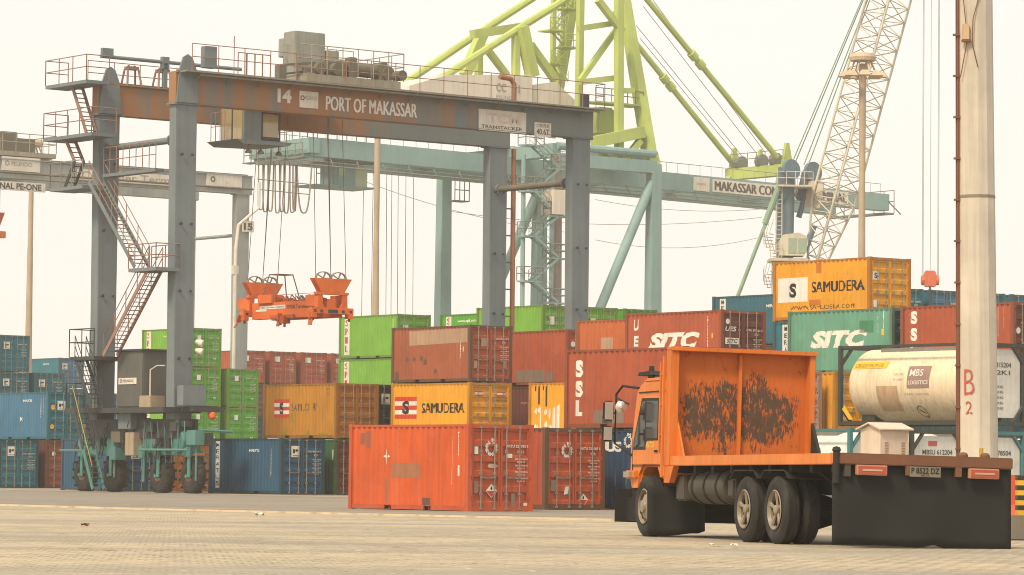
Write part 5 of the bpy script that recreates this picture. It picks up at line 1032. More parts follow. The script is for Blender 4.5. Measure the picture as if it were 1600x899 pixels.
# ================================================================== mobile harbour crane, its hook, floodlight masts
M_hw = paint('cream_lattice', (.58, .52, .40), rust=.1, scale=.4); M_hb = paint('slate_tower', (.13, .19, .235), rust=.1, scale=.4); M_hg = paint('pale_green_stay', (.25, .37, .25), rust=.1)
DY = 300.0
def H_(u, v, dy=0): return tuple(at_y(u, v, DY + dy))
o = H_(1227, 745); hc = thing('harbour_crane', 'mobile harbour crane with slate tower and cream lattice boom, behind the highest container', 'crane', (o[0], DY, 0)); HO = Vector((o[0], DY, 0)); hc['_o'] = tuple(HO)
sx = lambda px: px / (FPX / DY)
p = H_(1226, 400); q = H_(1229, 262)
MB(HO).tube([(p[0], DY, .8), (p[0], DY, p[2]), (q[0], DY, q[2])], .75, 14).build('tower', M_hb, hc, smooth=True)
MB(HO).box(p[0] - 4, p[0] + 6, DY - 3, DY + 3, .8, 3.5).build('chassis', M_hb, hc, bevel=.1)
for du, dy_ in ((0, -1.0), (38, 1.0)):
    c = Vector(H_(1226 + du * .9, 268 + du * .1, dy_)); m = MB(HO).lathe([(-.2, 0), (-.2, .9), (.2, .9), (.2, 0)], c + Vector((sx(10), 0, .15)), (.55, -.75, .1), 20); m.prism([(-.9, -2.2), (-.1, -2.6), (.9, -.6), (1.0, .5), (.3, .9), (-.4, .2)], (1, 0, 0), (0, 0, 1), (0, .25, 0), c); m.build('sheave_housing', M_hb, hc, smooth=False)
p = H_(1213, 291); q = H_(1268, 293); pl = MB(HO).box(p[0], q[0], DY - 1.6, DY + 1.6, p[2] - .15, p[2]).build('platform', M_hw, hc); rail(MB(HO), [(p[0], DY - 1.6, p[2]), (q[0], DY - 1.6, q[2] + .05)], 1.15, .04, .7).build('railing', M_hw, pl)
p, q = H_(1215, 402), H_(1259, 368); cbn = MB(HO).prism([(0, 0), (q[0] - p[0] - .3, 0), (q[0] - p[0], 1.0), (q[0] - p[0] - .1, 1.7), (q[0] - p[0] - .8, 2.0), (.3, 1.8), (0, 1.2)], (1, 0, 0), (0, 0, 1), (0, 2.4, 0), (p[0], DY - 2.4, p[2])).build('cabin', M_hw, hc)
MB(HO).box(p[0] + .75, p[0] + 1.45, DY - 2.44, DY - 2.41, p[2] + .2, p[2] + 1.5).box(p[0] + 1.6, q[0] - .12, DY - 2.44, DY - 2.41, p[2] + .2, p[2] + 1.5).build('window_glass', flat('green_cab_glass2', (.27, .34, .23), .12, 0, .7), cbn)
p, q = H_(1200, 405), H_(1258, 402); MB(HO).box(p[0], q[0], DY - 2.8, DY + 1, p[2] - .3, p[2] - .05).build('platform', M_hw, hc)
m = MB(HO); rail(m, [(p[0], DY - 2.7, p[2]), (p[0] + 1.0, DY - 2.7, p[2])], 1.1, .04, .5)
for k in range(22):   # spiral stair
    an = k * .5; z = H_(1205, 470)[2] + k * .27; c = Vector((H_(1205, 430)[0], DY - 1.5, z)); m.bar(c, c + Vector((.8 * math.cos(an), .8 * math.sin(an), 0)), .25, .05); m.tube([c + Vector((.8 * math.cos(an), .8 * math.sin(an), 0)), c + Vector((.8 * math.cos(an + .5), .8 * math.sin(an + .5), .27 + 1.0)) ], .03, 4)
m.tube([(H_(1205, 430)[0], DY - 1.5, 3), (H_(1205, 430)[0], DY - 1.5, H_(1205, 405)[2])], .1, 6); m.build('spiral_stair', M_hw, hc)
m = MB(HO)
for k in range(16): z = H_(1212, 395)[2] + k * .38; x = H_(1211, 350)[0]; m.bar((x, DY - 1.2, z), (x + .5, DY - 1.2, z), .05, .05)
for s in (0, .5): m.tube([(H_(1211, 350)[0] + s, DY - 1.2, H_(1212, 395)[2]), (H_(1211, 350)[0] + s, DY - 1.2, H_(1212, 290)[2])], .05, 5)
m.build('ladder', M_hw, hc)
m = MB(HO).tube([H_(1217, 292, -1.2), H_(1195, 350, -1.2)], .26, 8).tube([H_(1200, 340, -1.2), H_(1150, 470, -1.2)], .17, 8); m.build('back_stay', M_hg, hc, smooth=True)
m = MB(HO).tube([H_(1262, 293, 1), H_(1248, 340, 1)], .25, 8).tube([H_(1272, 352, 0), H_(1258, 392, 0)], .28, 8).build('luffing_cylinder', M_hb, hc, smooth=True)
c0, c1 = Vector(H_(1272, 425)), Vector(H_(1453, -236))
ax = (c1 - c0).normalized(); e1 = Vector((1.05, 1.2, 0)); e1 = (e1 - ax * e1.dot(ax)); e2 = Vector((.92, -1.05, 0)); e2 = (e2 - ax * e2.dot(ax))
bm_ = MB(HO); NB = 30; Lb = (c1 - c0).length
def wsc(k): return .35 + .65 * min(1, k / 5) if k < 5 else (1 if k < NB - 5 else 1 - .14 * (k - NB + 5))
def ch(k, s1, s2): return c0 + ax * (Lb * k / NB) + (e1 * s1 + e2 * s2) * wsc(k)
for s1, s2 in ((-1, -1), (-1, 1), (1, 1), (1, -1)): bm_.tube([ch(k, s1, s2) for k in range(NB + 1)], .12, 6)
for k in range(NB):
    for (p1, p2) in (((-1, -1), (-1, 1)), ((-1, 1), (1, 1)), ((1, 1), (1, -1)), ((1, -1), (-1, -1))):
        bm_.tube([ch(k, *p1), ch(k + 1, *p2)] if k % 2 else [ch(k, *p2), ch(k + 1, *p1)], .055, 4); bm_.tube([ch(k, *p1), ch(k, *p2)], .045, 4)
bm_.build('lattice_boom', M_hw, hc)
pn = ch(5.2, -1, -1); MB(HO).bar(ch(4.2, -.9, -1.06), ch(6.0, -.9, -1.06), .06, 1.9, e2).build('boom_panel', M_hw, hc)
MB(HO).lathe([(-.4, 0), (-.4, .8), (.4, .8), (.4, 0)], c1, (0, 1, 0), 16).build('head_sheave', M_hb, hc)
m = MB(HO)
for u, d in ((1236, -1), (1241, -.8), (1256, .8), (1263, 1)): m.tube([H_(u, 258, d), tuple(c1 + Vector((-.2, d * .4, .3)))], .05, 4)
m.build('luffing_rope', M_hg, hc)
hk = H_(1453, 452); hkt = thing('crane_hook', 'orange hook block hanging beside the highest container, left of the mast', 'hook', (hk[0], DY, hk[2])); KO = Vector(hk); hkt['_o'] = hk
MB(KO).prism([(-.45, .2), (.45, .2), (.72, .75), (.40, 1.6), (-.40, 1.6), (-.72, .75)], (1, 0, 0), (0, 0, 1), (0, .7, 0), (hk[0], DY - .35, hk[2])).build('hook_block', paint('signal_orange', (.66, .14, .06), rust=.1), hkt, bevel=.05)
for s in (-1, 1): MB(KO).lathe([(-.14, 0), (-.14, .42), (.14, .42), (.14, 0)], (hk[0] + s * .62, DY, hk[2] + .75), (1, 0, 0), 14).build('sheave', paint('signal_orange', (.66, .14, .06)), hkt)
MB(KO).tube([(hk[0], DY, hk[2] + .25), (hk[0], DY, hk[2] - .25), (hk[0] + .3, DY, hk[2] - .5), (hk[0] + .5, DY, hk[2] - .2)], .1, 8).build('hook', M_qd, hkt)
m = MB(KO)
for s in (-.68, -.6, .02, .66, .74): m.tube([(hk[0] + s, DY, hk[2] + (1.7 if abs(s) < .3 else .8)), (hk[0] + s, DY, c1.z)], .022, 4)
m.build('hoist_rope', M_hg, hkt)
M_mast = paint('buff_mast', (.46, .35, .235), rust=.1, streak=.2, scale=.6); M_lamp = paint('lamp_housing', (.55, .43, .29), rust=.1)
def mast(u, vtop, dist, r0, r1, label, ring, lean=0.0, ext_=0):
    tp = at_y(u, vtop, dist); t = thing('floodlight_mast', label, 'light mast', (tp.x, dist, 0), 0, 'high floodlight masts'); o_ = Vector((tp.x, dist, 0)); h = tp.z
    MB(o_).lathe([(0, r0 * 1.5), (.4, r0 * 1.5), (.42, r0), (h * .35, r0 * .86), (h * .35, r0 * .80), (h * .7, r0 * .62), (h * .7, r0 * .58), (h, r1)], (tp.x, dist, 0), (0, 0, 1), 12).build('pole', M_mast, t, smooth=True)
    if ring:
        m = MB(o_).lathe([(-.15, .2), (-.15, .9), (.1, .95), (.35, .8), (.45, .2)], (tp.x, dist, h + .35), (0, 0, 1), 12)
        for k in range(6): an = k * math.pi / 3; m.tube([(tp.x + .5 * math.cos(an), dist + .5 * math.sin(an), h + .3), (tp.x + .9 * math.cos(an), dist + .9 * math.sin(an), h - .6)], .07, 5)
        m.build('lamp_ring', M_lamp, t)
        for k in range(8):
            an = k * math.pi / 4; c = Vector((tp.x + 1.25 * math.cos(an), dist + 1.25 * math.sin(an), h - .75)); MB(o_).taper(tuple(c - Vector((0, 0, .18))), (.85, .85), tuple(c + Vector((0, 0, .18))), (.45, .45)).bar(c, (tp.x, dist, h - .7), .08, .08).build('floodlight', M_lamp, t)
    else:
        MB(o_).taper((tp.x, dist, h), (r1 * 2.6, r1 * 2.6), (tp.x, dist, h + 1.6), (r1 * 1.2, r1 * 1.2)).build('mast_head', M_lamp, t)
    return t
mast(1348, 100, 239, .36, .26, 'buff mast with a ring of floodlights, in front of the lattice boom', True)
mast(590, 215, 290, .40, .26, 'slender buff mast in mid picture, passing behind the gantry girder', False)
t = mast(50, 232, 290, .38, .2, 'slender buff mast at the left, below gantry 15', True)
# ================================================================== orange flatbed truck
TH = R(15.3); tx, ty_ = 4.68, 49.1
TL_ = lambda l, w_: (tx - math.sin(TH) * l + math.cos(TH) * w_, ty_ + math.cos(TH) * l + math.sin(TH) * w_)
trk = thing('flatbed_truck', 'orange flatbed truck with a scuffed headboard and a wide black rear flap, seen from behind', 'truck', (tx, ty_, ground_z(ty_)), 0)
trk.rotation_euler = (-.0045, R(1.15), TH)
M_or = paint('truck_orange', (.70, .20, .022), rust=.12, streak=.25, rough=.45); M_or2 = paint('truck_frame_orange', (.66, .17, .02), rust=.3, streak=.3)
M_rub = flat('black_rubber', (.024, .024, .022), .8, 0, .15); M_chas = paint('grimy_chassis', (.030, .027, .023), rust=.2, streak=.1, rough=.8, fade=.1); M_tank = paint('dusty_tank', (.075, .065, .05), rust=.2, fade=.4, rough=.7)
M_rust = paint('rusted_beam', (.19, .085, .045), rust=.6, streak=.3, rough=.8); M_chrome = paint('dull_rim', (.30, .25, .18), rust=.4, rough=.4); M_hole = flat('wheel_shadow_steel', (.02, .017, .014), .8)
M_tglass = flat('dark_cab_glass', (.012, .012, .012), .1, 0, .25); M_mirror = flat('mirror_glass', (.62, .60, .55), .22, .55); M_dust = paint('dusty_truck_tyre', (.030, .028, .025), rust=0, streak=0, fade=1, rough=.9, scale=2)
def scuffed():
    m, n, b = _nodes('scuffed_headboard'); N = n.nodes; K = n.links; b.inputs['Roughness'].default_value = .6; b.inputs['Specular IOR Level'].default_value = .25
    t = N.new('ShaderNodeTexCoord')
    def noise(sc, det, rg=.65, rot=0.0):
        mp = N.new('ShaderNodeMapping'); mp.inputs['Scale'].default_value = sc; mp.inputs['Rotation'].default_value = (0, rot, 0); K.new(t.outputs['Object'], mp.inputs[0])
        q = N.new('ShaderNodeTexNoise'); q.inputs['Scale'].default_value = 1; q.inputs['Detail'].default_value = det; q.inputs['Roughness'].default_value = rg; K.new(mp.outputs[0], q.inputs['Vector']); return q.outputs[0]
    def math_(op, a, b_=None):
        x = N.new('ShaderNodeMath'); x.operation = op
        for i, v in enumerate((a, b_)):
            if v is None: continue
            if isinstance(v, (int, float)): x.inputs[i].default_value = v
            else: K.new(v, x.inputs[i])
        return x.outputs[0]
    sp = N.new('ShaderNodeSeparateXYZ'); K.new(t.outputs['Object'], sp.inputs[0])
    def blob(cx, cz, rx, rz):       # 1 in the middle, falling to 0 at the rim
        dx = math_('DIVIDE', math_('SUBTRACT', sp.outputs[0], cx), rx); dz = math_('DIVIDE', math_('SUBTRACT', sp.outputs[2], cz), rz)
        return math_('SUBTRACT', 1, math_('ADD', math_('MULTIPLY', dx, dx), math_('MULTIPLY', dz, dz)))
    bl = math_('MAXIMUM', math_('MAXIMUM', blob(.85, 2.18, .85, .50), blob(1.72, 2.10, .68, .55)), math_('MAXIMUM', blob(1.55, 2.55, .22, .36), blob(.55, 1.95, .5, .35)))
    bl = math_('MINIMUM', math_('ADD', math_('MAXIMUM', bl, 0), math_('MULTIPLY', math_('MAXIMUM', blob(1.22, 1.95, 1.15, .85), 0), .85)), 1.0)
    nn = math_('ADD', math_('MULTIPLY', noise((15, 1, 6), 10, .74, .6), .60), math_('MULTIPLY', noise((48, 1, 9), 8, .7, -.35), .40))
    s = math_('ADD', math_('ADD', math_('MULTIPLY', bl, .46), math_('MULTIPLY', math_('SUBTRACT', noise((3.4, 1, 2.4), 4), .5), 1.1)), math_('MULTIPLY', math_('SUBTRACT', nn, .5), 3.1))
    mr = N.new('ShaderNodeMapRange'); mr.inputs[1].default_value = .33; mr.inputs[2].default_value = .40; K.new(s, mr.inputs[0])
    def mixc(f, c0, c1):
        x = N.new('ShaderNodeMix'); x.data_type = 'RGBA'; K.new(f, x.inputs[0])
        for i, c in ((6, c0), (7, c1)):
            if isinstance(c, tuple): x.inputs[i].default_value = (*c, 1)
            else: K.new(c, x.inputs[i])
        return x.outputs[2]
    base = mixc(noise((2, 2, .8), 5), (.44, .098, .015), (.60, .155, .02))
    m2 = N.new('ShaderNodeMapRange'); m2.inputs[1].default_value = .56; m2.inputs[2].default_value = .70; m2.inputs[4].default_value = .55; K.new(noise((14, 14, .7), 6, .7), m2.inputs[0]); base = mixc(m2.outputs[0], base, (.24, .075, .02))
    dark = mixc(noise((6, 6, 6), 6), (.050, .034, .024), (.12, .07, .04))
    m3 = N.new('ShaderNodeMapRange'); m3.inputs[1].default_value = .16; m3.inputs[2].default_value = .36; m3.inputs[4].default_value = .65; K.new(s, m3.inputs[0]); base = mixc(m3.outputs[0], base, (.26, .065, .018))
    K.new(mixc(mr.outputs[0], base, dark), b.inputs['Base Color']); return m
M_scuff = scuffed()
def T(): return MB()
# deck
dk = T().box(.12, 2.48, .12, 8.1, 1.215, 1.335).build('deck', M_rust, trk)
for x0 in (0, 2.5): T().box(x0, x0 + .1, .16, 8.25, 1.19, 1.35).build('side_rail', M_or, trk, bevel=.01)
T().box(-.03, 2.63, 0, .155, 1.19, 1.355).build('rear_beam', M_rust, trk, bevel=.015)
T().box(-.012, .112, .158, .42, 1.205, 1.357).box(-.008, .004, .158, .42, 1.195, 1.2).build('corner_plate', M_or2, trk)
for k in range(9): T().box(.12, 2.48, .6 + k * .9, .72 + k * .9, 1.08, 1.213).build('cross_member', M_chas, trk)
T().tube([(-.06, .05, .92), (-.06, .05, 1.36)], .05, 8).lathe([(0, .05), (.03, .065), (.07, .05), (.085, 0)], (-.06, .05, 1.36), (0, 0, 1), 10).build('stake_pin', M_chas, trk, smooth=True)
for x in (1.96, 2.30): T().lathe([(0, .07), (.05, .07), (.08, .05), (.09, 0)], (x, .25, 1.335), (0, 0, 1), 12).build('twist_lock', M_rust, trk)
T().lathe([(0, .03), (.16, .03), (.17, 0)], (2.26, .3, 1.335), (0, 0, 1), 10).build('lock_pin', paint('yellow_pin', (.6, .36, .03)), trk)
# headboard
HBL = 8.05
T().box(.10, 2.42, HBL + .02, HBL + .06, 1.34, 3.08).build('headboard_panel', M_scuff, trk)
for nm, bx in (('headboard_post', (-.02, .12, HBL - .16, HBL + .10, 1.19, 3.12)), ('headboard_post', (2.40, 2.50, HBL - .16, HBL + .10, 1.34, 3.12)), ('headboard_rib', (1.195, 1.255, HBL - .05, HBL + .02, 1.36, 3.06))): T().box(*bx).build(nm, M_or2, trk, bevel=.008)
T().box(-.02, 2.52, HBL - .20, HBL + .10, 3.08, 3.15).build('headboard_lip', M_or2, trk, bevel=.008)
T().prism([(0, 0), (.5, 0), (0, .75)], (0, -1, 0), (0, 0, 1), (.03, 0, 0), (.11, HBL - .02, 1.34)).build('gusset', M_or2, trk)
T().prism([(0, 0), (.45, 0), (0, .62)], (0, -1, 0), (0, 0, 1), (.05, 0, 0), (2.44, HBL - .16, 1.35)).build('gusset', M_chas, trk)
T().box(-.06, -.02, HBL + .12, HBL + .18, 1.0, 3.0).box(-.06, -.02, HBL + .28, HBL + .33, 1.4, 2.9).tube([(-.04, HBL + .15, 2.7), (-.04, HBL + .3, 2.7)], .015, 6).tube([(-.04, HBL + .15, 2.2), (-.04, HBL + .3, 2.2)], .015, 6).tube([(-.04, HBL + .15, 1.7), (-.04, HBL + .3, 1.7)], .015, 6).build('ladder_bar', M_or2, trk)
T().prism([(0, 0), (.5, 0), (.28, -.28), (0, -.28)], (0, -1, 0), (0, 0, 1), (.1, 0, 0), (-.01, HBL + .12, 1.19)).build('deck_bracket', M_or2, trk)
# cab
CF, CB = 10.42, 8.42
side = [(CB, .98), (CB, 2.42), (CB + .25, 2.62), (CF - .55, 2.62), (CF - .30, 2.50), (CF - .02, 1.62), (CF, 1.5), (CF, .95), (CF - .12, .78), (CF - .50, .78), (CF - .56, 1.02), (CF - .75, 1.18), (CF - 1.5, 1.18), (CF - 1.68, .98)]
cab = T().prism([(l, z) for l, z in side], (0, 1, 0), (0, 0, 1), (2.32, 0, 0), (.10, 0, 0)).build('cab', M_or, trk, bevel=.045)
dr = T().prism([(CF - 1.72, 1.22), (CF - 1.72, 2.36), (CF - .62, 2.38), (CF - .18, 1.66), (CF - .18, 1.22)], (0, 1, 0), (0, 0, 1), (.015, 0, 0), (.088, 0, 0)).build('door', M_or, cab, bevel=.006)
T().prism([(CF - 1.55, 1.66), (CF - 1.55, 2.28), (CF - .92, 2.29), (CF - .92, 1.66)], (0, 1, 0), (0, 0, 1), (.012, 0, 0), (.080, 0, 0)).prism([(CF - .86, 1.52), (CF - .86, 2.29), (CF - .66, 2.28), (CF - .28, 1.6), (CF - .28, 1.52)], (0, 1, 0), (0, 0, 1), (.012, 0, 0), (.080, 0, 0)).build('door_window', M_tglass, dr)
T().box(.086, .099, CF - 1.74, CF - 1.725, 1.0, 2.40).box(.086, .099, CF - .175, CF - .16, 1.0, 1.66).box(.086, .099, CF - 1.74, CF - .16, 1.19, 1.205).build('door_gap', M_chas, cab)
T().prism([(CF - 1.60, 1.62), (CF - 1.60, 2.33), (CF - .64, 2.34), (CF - .22, 1.60), (CF - .22, 1.47), (CF - .90, 1.47), (CF - .96, 1.62)], (0, 1, 0), (0, 0, 1), (.006, 0, 0), (.083, 0, 0)).build('window_rubber', M_chas, dr)
T().box(.05, .10, CF - 1.0, CF - .55, .62, .68).box(.05, .10, CF - .9, CF - .6, .40, .44).build('cab_step', M_chas, cab)
T().box(.07, .09, CF - 1.62, CF - 1.42, 1.42, 1.46).build('handle', M_rub, dr)
decal('lettering', [text_at('PANTOS', 0, 0, .52, .1, .02)], lambda u, v: Vector((.084, CF - .85 - u, 1.5 + v)), flat('yellow_lettering', (.75, .52, .08)), dr)
T().box(.04, 2.48, CF - .48, CF + .1, .98, 1.12).build('step_bumper', M_or, cab, bevel=.02); T().box(.0, .06, CF - .3, CF + .06, 1.0, 1.1).build('marker_lamp', M_chrome, cab)
T().box(.14, 2.4, CF - .5, CF + .12, .60, .97).build('bumper', M_chas, cab, bevel=.03); T().box(.06, 2.46, CF + .0, CF + .03, .26, .66).box(.05, .08, CF - .62, CF + .02, .26, .66).box(-.15, .3, CF - .02, CF + .0, .24, .80).build('front_flap', M_rub, cab)
T().prism([(0, 0), (.75, -.0), (.7, .06), (.1, .07)], (0, 1, 0), (0, 0, 1), (2.1, 0, 0), (.2, CF - .75, 2.74)).prism([(.0, 0), (.3, 0), (.22, .3), (.1, .3)], (0, 1, 0), (0, 0, 1), (.05, 0, 0), (.25, CF - .7, 2.6)).prism([(.0, 0), (.3, 0), (.22, .3), (.1, .3)], (0, 1, 0), (0, 0, 1), (.05, 0, 0), (2.2, CF - .7, 2.6)).build('roof_visor', M_chas, cab)
T().box(.13, 2.39, CB + .35, CF - .6, 2.6, 2.68).build('roof_ridge', M_or, cab, bevel=.03); T().box(.085, .1, CB + .05, CF - .45, 2.43, 2.45).build('rain_gutter', M_chas, cab)
ma = T().tube([(.12, CF - .35, 2.52), (-.08, CF - .05, 2.56), (-.13, CF + .15, 2.42), (-.14, CF + .15, 1.58), (.1, CF - .1, 1.38)], .022, 8).tube([(-.14, CF + .15, 2.1), (-.22, CF + .12, 2.1)], .02, 6).tube([(-.14, CF + .15, 1.75), (-.22, CF + .12, 1.75)], .02, 6).tube([(.02, CF - .1, 2.25), (-.13, CF + .15, 2.36)], .015, 6).build('mirror_arm', M_chas, cab)
for x, z, h, w_ in ((-.28, 2.13, .34, .19), (-.29, 1.74, .26, .19)):
    mh_ = T().box(x - w_ / 2, x + w_ / 2, CF + .06, CF + .14, z - h / 2, z + h / 2).build('mirror', M_chas, ma, bevel=.03); T().box(x - w_ / 2 + .02, x + w_ / 2 - .02, CF + .053, CF + .058, z - h / 2 + .02, z + h / 2 - .02).build('mirror_glass', M_mirror, mh_)
T().lathe([(0, .1), (.03, .1), (.08, .02)], (-.08, CF + .02, 2.2), (-.3, -1, 0), 14).build('round_mirror', M_mirror, ma)
# chassis and things hung on it
for x in (.80, 1.62): T().box(x, x + .10, .15, 9.9, .80, 1.08).build('chassis_rail', M_chas, trk)
T().lathe([(-.85, 0), (-.85, .24), (-.80, .28), (.80, .28), (.85, .24), (.85, 0)], (.42, 6.55, .86), (0, 1, 0), 20).build('fuel_tank', M_tank, trk, smooth=True)
for l in (5.95, 6.55, 7.15): T().lathe([(-.03, .285), (-.03, .298), (.03, .298), (.03, .285)], (.42, l, .86), (0, 1, 0), 20, False).build('tank_strap', M_chas, trk)
T().box(.15, .7, 7.55, 8.0, .62, 1.05).build('battery_box', M_tank, trk, bevel=.03); T().box(.2, .6, 5.25, 5.55, .68, 1.0).build('air_tank', M_tank, trk, bevel=.04)
for l_ in (1.2, 2.0, 5.2): T().tube([(.4, l_, 1.1), (.9, l_ + .1, .8), (1.5, l_ - .1, .85)], .025, 6).build('air_hose', M_chas, trk)
T().box(.15, 2.45, .5, .58, .55, .75).build('underrun_bar', M_chas, trk)
for l in (2.97, 4.36): T().prism([(-.62, .98), (-.45, 1.10), (.45, 1.10), (.62, .98), (.62, .96), (.45, 1.08), (-.45, 1.08), (-.62, .96)], (0, 1, 0), (0, 0, 1), (.62, 0, 0), (.05, l, .02)).build('mudguard', M_chas, trk)
T().box(.9, 1.5, 5.6, 6.6, .42, .66).prism([(0, 0), (.5, .25), (.55, .15), (.1, -.12)], (0, 1, 0), (0, 0, 1), (.3, 0, 0), (.5, 5.3, .42)).build('exhaust_box', M_chas, trk)
T().box(.75, .78, 5.9, 6.35, .5, .62).build('blue_bracket', paint('teal_bracket', (.12, .35, .38)), trk)
def tyre(parent, x, l, style, side=-1, rad=.515):
    wd = .26
    ty = T().lathe([(-wd / 2 + .02, .30), (-wd / 2, .36), (-wd / 2 - .012, .42), (-wd / 2 + .012, .475), (-wd / 2 + .045, .508), (-wd / 2 + .05, .515), (-.045, .515), (-.042, .505), (-.032, .505), (-.03, .515), (.03, .515), (.032, .505), (.042, .505), (.045, .515), (wd / 2 - .05, .515), (wd / 2 - .045, .508), (wd / 2 - .012, .475), (wd / 2 + .012, .42), (wd / 2, .36), (wd / 2 - .02, .30)], (x, l, rad), (1, 0, 0), 48, False)
    w_ = ty.build('wheel', M_dust, parent, smooth=True); s = side
    if style == 'front':
        rm = T().lathe([(s * wd * .5, .30), (s * (wd * .5 + .01), .285), (s * .06, .265), (s * .10, .20), (s * .125, .12), (s * .16, .10), (s * .17, .0)], (x, l, rad), (1, 0, 0), 32, False).build('rim', M_chrome, w_, smooth=True)
        h = T()
        for k in range(8): an = k * math.pi / 4; h.lathe([(0, .034), (s * .004, .034)], (x + s * .096, l + .225 * math.cos(an), rad + .225 * math.sin(an)), (1, 0, 0), 12)
        h.build('rim_hole', M_hole, w_)
    elif style == 'rear':
        T().lathe([(s * wd * .48, .30), (s * .02, .28), (s * .0, .0)], (x, l, rad), (1, 0, 0), 32, False).build('rim_well', M_hole, w_, smooth=True)
        rm = T().lathe([(s * wd * .5, .305), (s * (wd * .5 + .012), .29), (s * .09, .262), (s * .05, .262)], (x, l, rad), (1, 0, 0), 40, False)
        for k in range(5):
            an = k * 2 * math.pi / 5 + .31; c = Vector((0, math.cos(an), math.sin(an))); tn = Vector((0, -math.sin(an), math.cos(an))); o_ = Vector((x, l, rad))
            P = []
            for rr, ww, xx in ((.07, .030, .075), (.16, .028, .085), (.275, .046, .10)): P.append([o_ + c * rr - tn * ww + Vector((s * xx, 0, 0)), o_ + c * rr - tn * ww * .55 + Vector((s * (xx + .022), 0, 0)), o_ + c * rr + tn * ww * .55 + Vector((s * (xx + .022), 0, 0)), o_ + c * rr + tn * ww + Vector((s * xx, 0, 0))])
            rm.grid(P)
        rm.lathe([(s * .06, .08), (s * .115, .075), (s * .13, .05), (s * .135, .0)], (x, l, rad), (1, 0, 0), 24); rm.build('rim', M_chrome, w_, fix=True)
    else: T().lathe([(-.05, .30), (-.04, 0)], (x, l, rad), (1, 0, 0), 32, False).build('rim', M_hole, w_)
    return w_
tyre(trk, .16, 9.36, 'front'); tyre(trk, 2.34, 9.36, 'front', 1)
for l in (2.97, 4.36):
    tyre(trk, .20, l, 'rear'); tyre(trk, .52, l, 'inner'); tyre(trk, 2.40, l, 'rear', 1); tyre(trk, 2.08, l, 'inner')
    T().tube([(.3, l, .515), (2.3, l, .515)], .09, 10).lathe([(-.28, 0), (-.25, .2), (0, .28), (.25, .2), (.28, 0)], (1.3, l, .515), (1, 0, 0), 16).build('axle', M_chas, trk, smooth=True)
T().tube([(.3, 9.36, .5), (2.2, 9.36, .5)], .06, 8).build('axle', M_chas, trk)
for x in (.86, 1.66): T().bar((x, 2.3, .85), (x, 5.0, .85), .08, .16).build('leaf_spring', M_chas, trk)
# flaps
def sheet(name, P, mat, parent, th=.012):
    m = T(); m.grid(P); me = m.mesh(name, fix=False); o_ = link(name, me, mat, parent); sm = o_.modifiers.new('thickness', 'SOLIDIFY'); sm.thickness = th
    for p in me.polygons: p.use_smooth = True
    return o_
rnd = random.Random(5)
def zlow(x): return .035 + .02 * math.sin(x * 2.1 + .4) + (.055 * math.exp(-((x - 1.55) / .13) ** 2))
sheet('rear_flap', [[(-.10 + 2.74 * i / 30, .10 - .03 * math.sin(i * .42 + j * .25) * (j / 8) - .02 * j / 8, (1.2 - (1.2 - zlow(2.74 * i / 30)) * j / 8)) for i in range(31)] for j in range(9)], M_rub, trk)
sheet('wheel_flap', [[(-.12 + 1.0 * i / 8, 8.72 - .08 * j / 6 + .03 * math.sin(i * .8), .86 - (.80 + .03 * math.sin(i * .7) - (.05 if i == 8 else 0)) * j / 6) for i in range(9)] for j in range(7)], M_rub, trk)
sheet('wheel_flap', [[(1.65 + .8 * i / 6, 8.72 - .08 * j / 6, .86 - .80 * j / 6) for i in range(7)] for j in range(7)], M_rub, trk)
# tail lamps, plate, brackets
for x in (.22, 1.94):
    lp = T().box(x, x + .46, -.05, .03, 1.045, 1.19).build('tail_lamp', paint('lamp_frame', (.55, .27, .17)), trk, bevel=.008); T().box(x + .02, x + .44, -.058, -.048, 1.062, 1.172).build('red_lens', flat('red_lens', (.40, .085, .045), .3), lp); T().box(x + .08, x + .38, -.064, -.057, 1.105, 1.13).build('white_lens', flat('pale_lens', (.50, .35, .27), .4), lp)
pl = T().box(1.03, 1.50, -.035, -.02, 1.045, 1.19).build('number_plate', flat('plate_dark', (.20, .17, .125), .5), trk)
decal('lettering', [text_at('P 8522 DZ', 1.05, 1.09, .43, .085, .02), text_at('08 23', 1.2, 1.055, .12, .025, .01)], lambda u, v: Vector((u, -.04, v)), flat('plate_lettering', (.02, .018, .015)), pl)
for x in (.98, 1.74): T().box(x, x + .085, -.03, .03, 1.06, 1.20).build('bracket', M_rust, trk)
T().box(.06, .15, .02, .1, 1.02, 1.19).build('bracket', M_tank, trk)
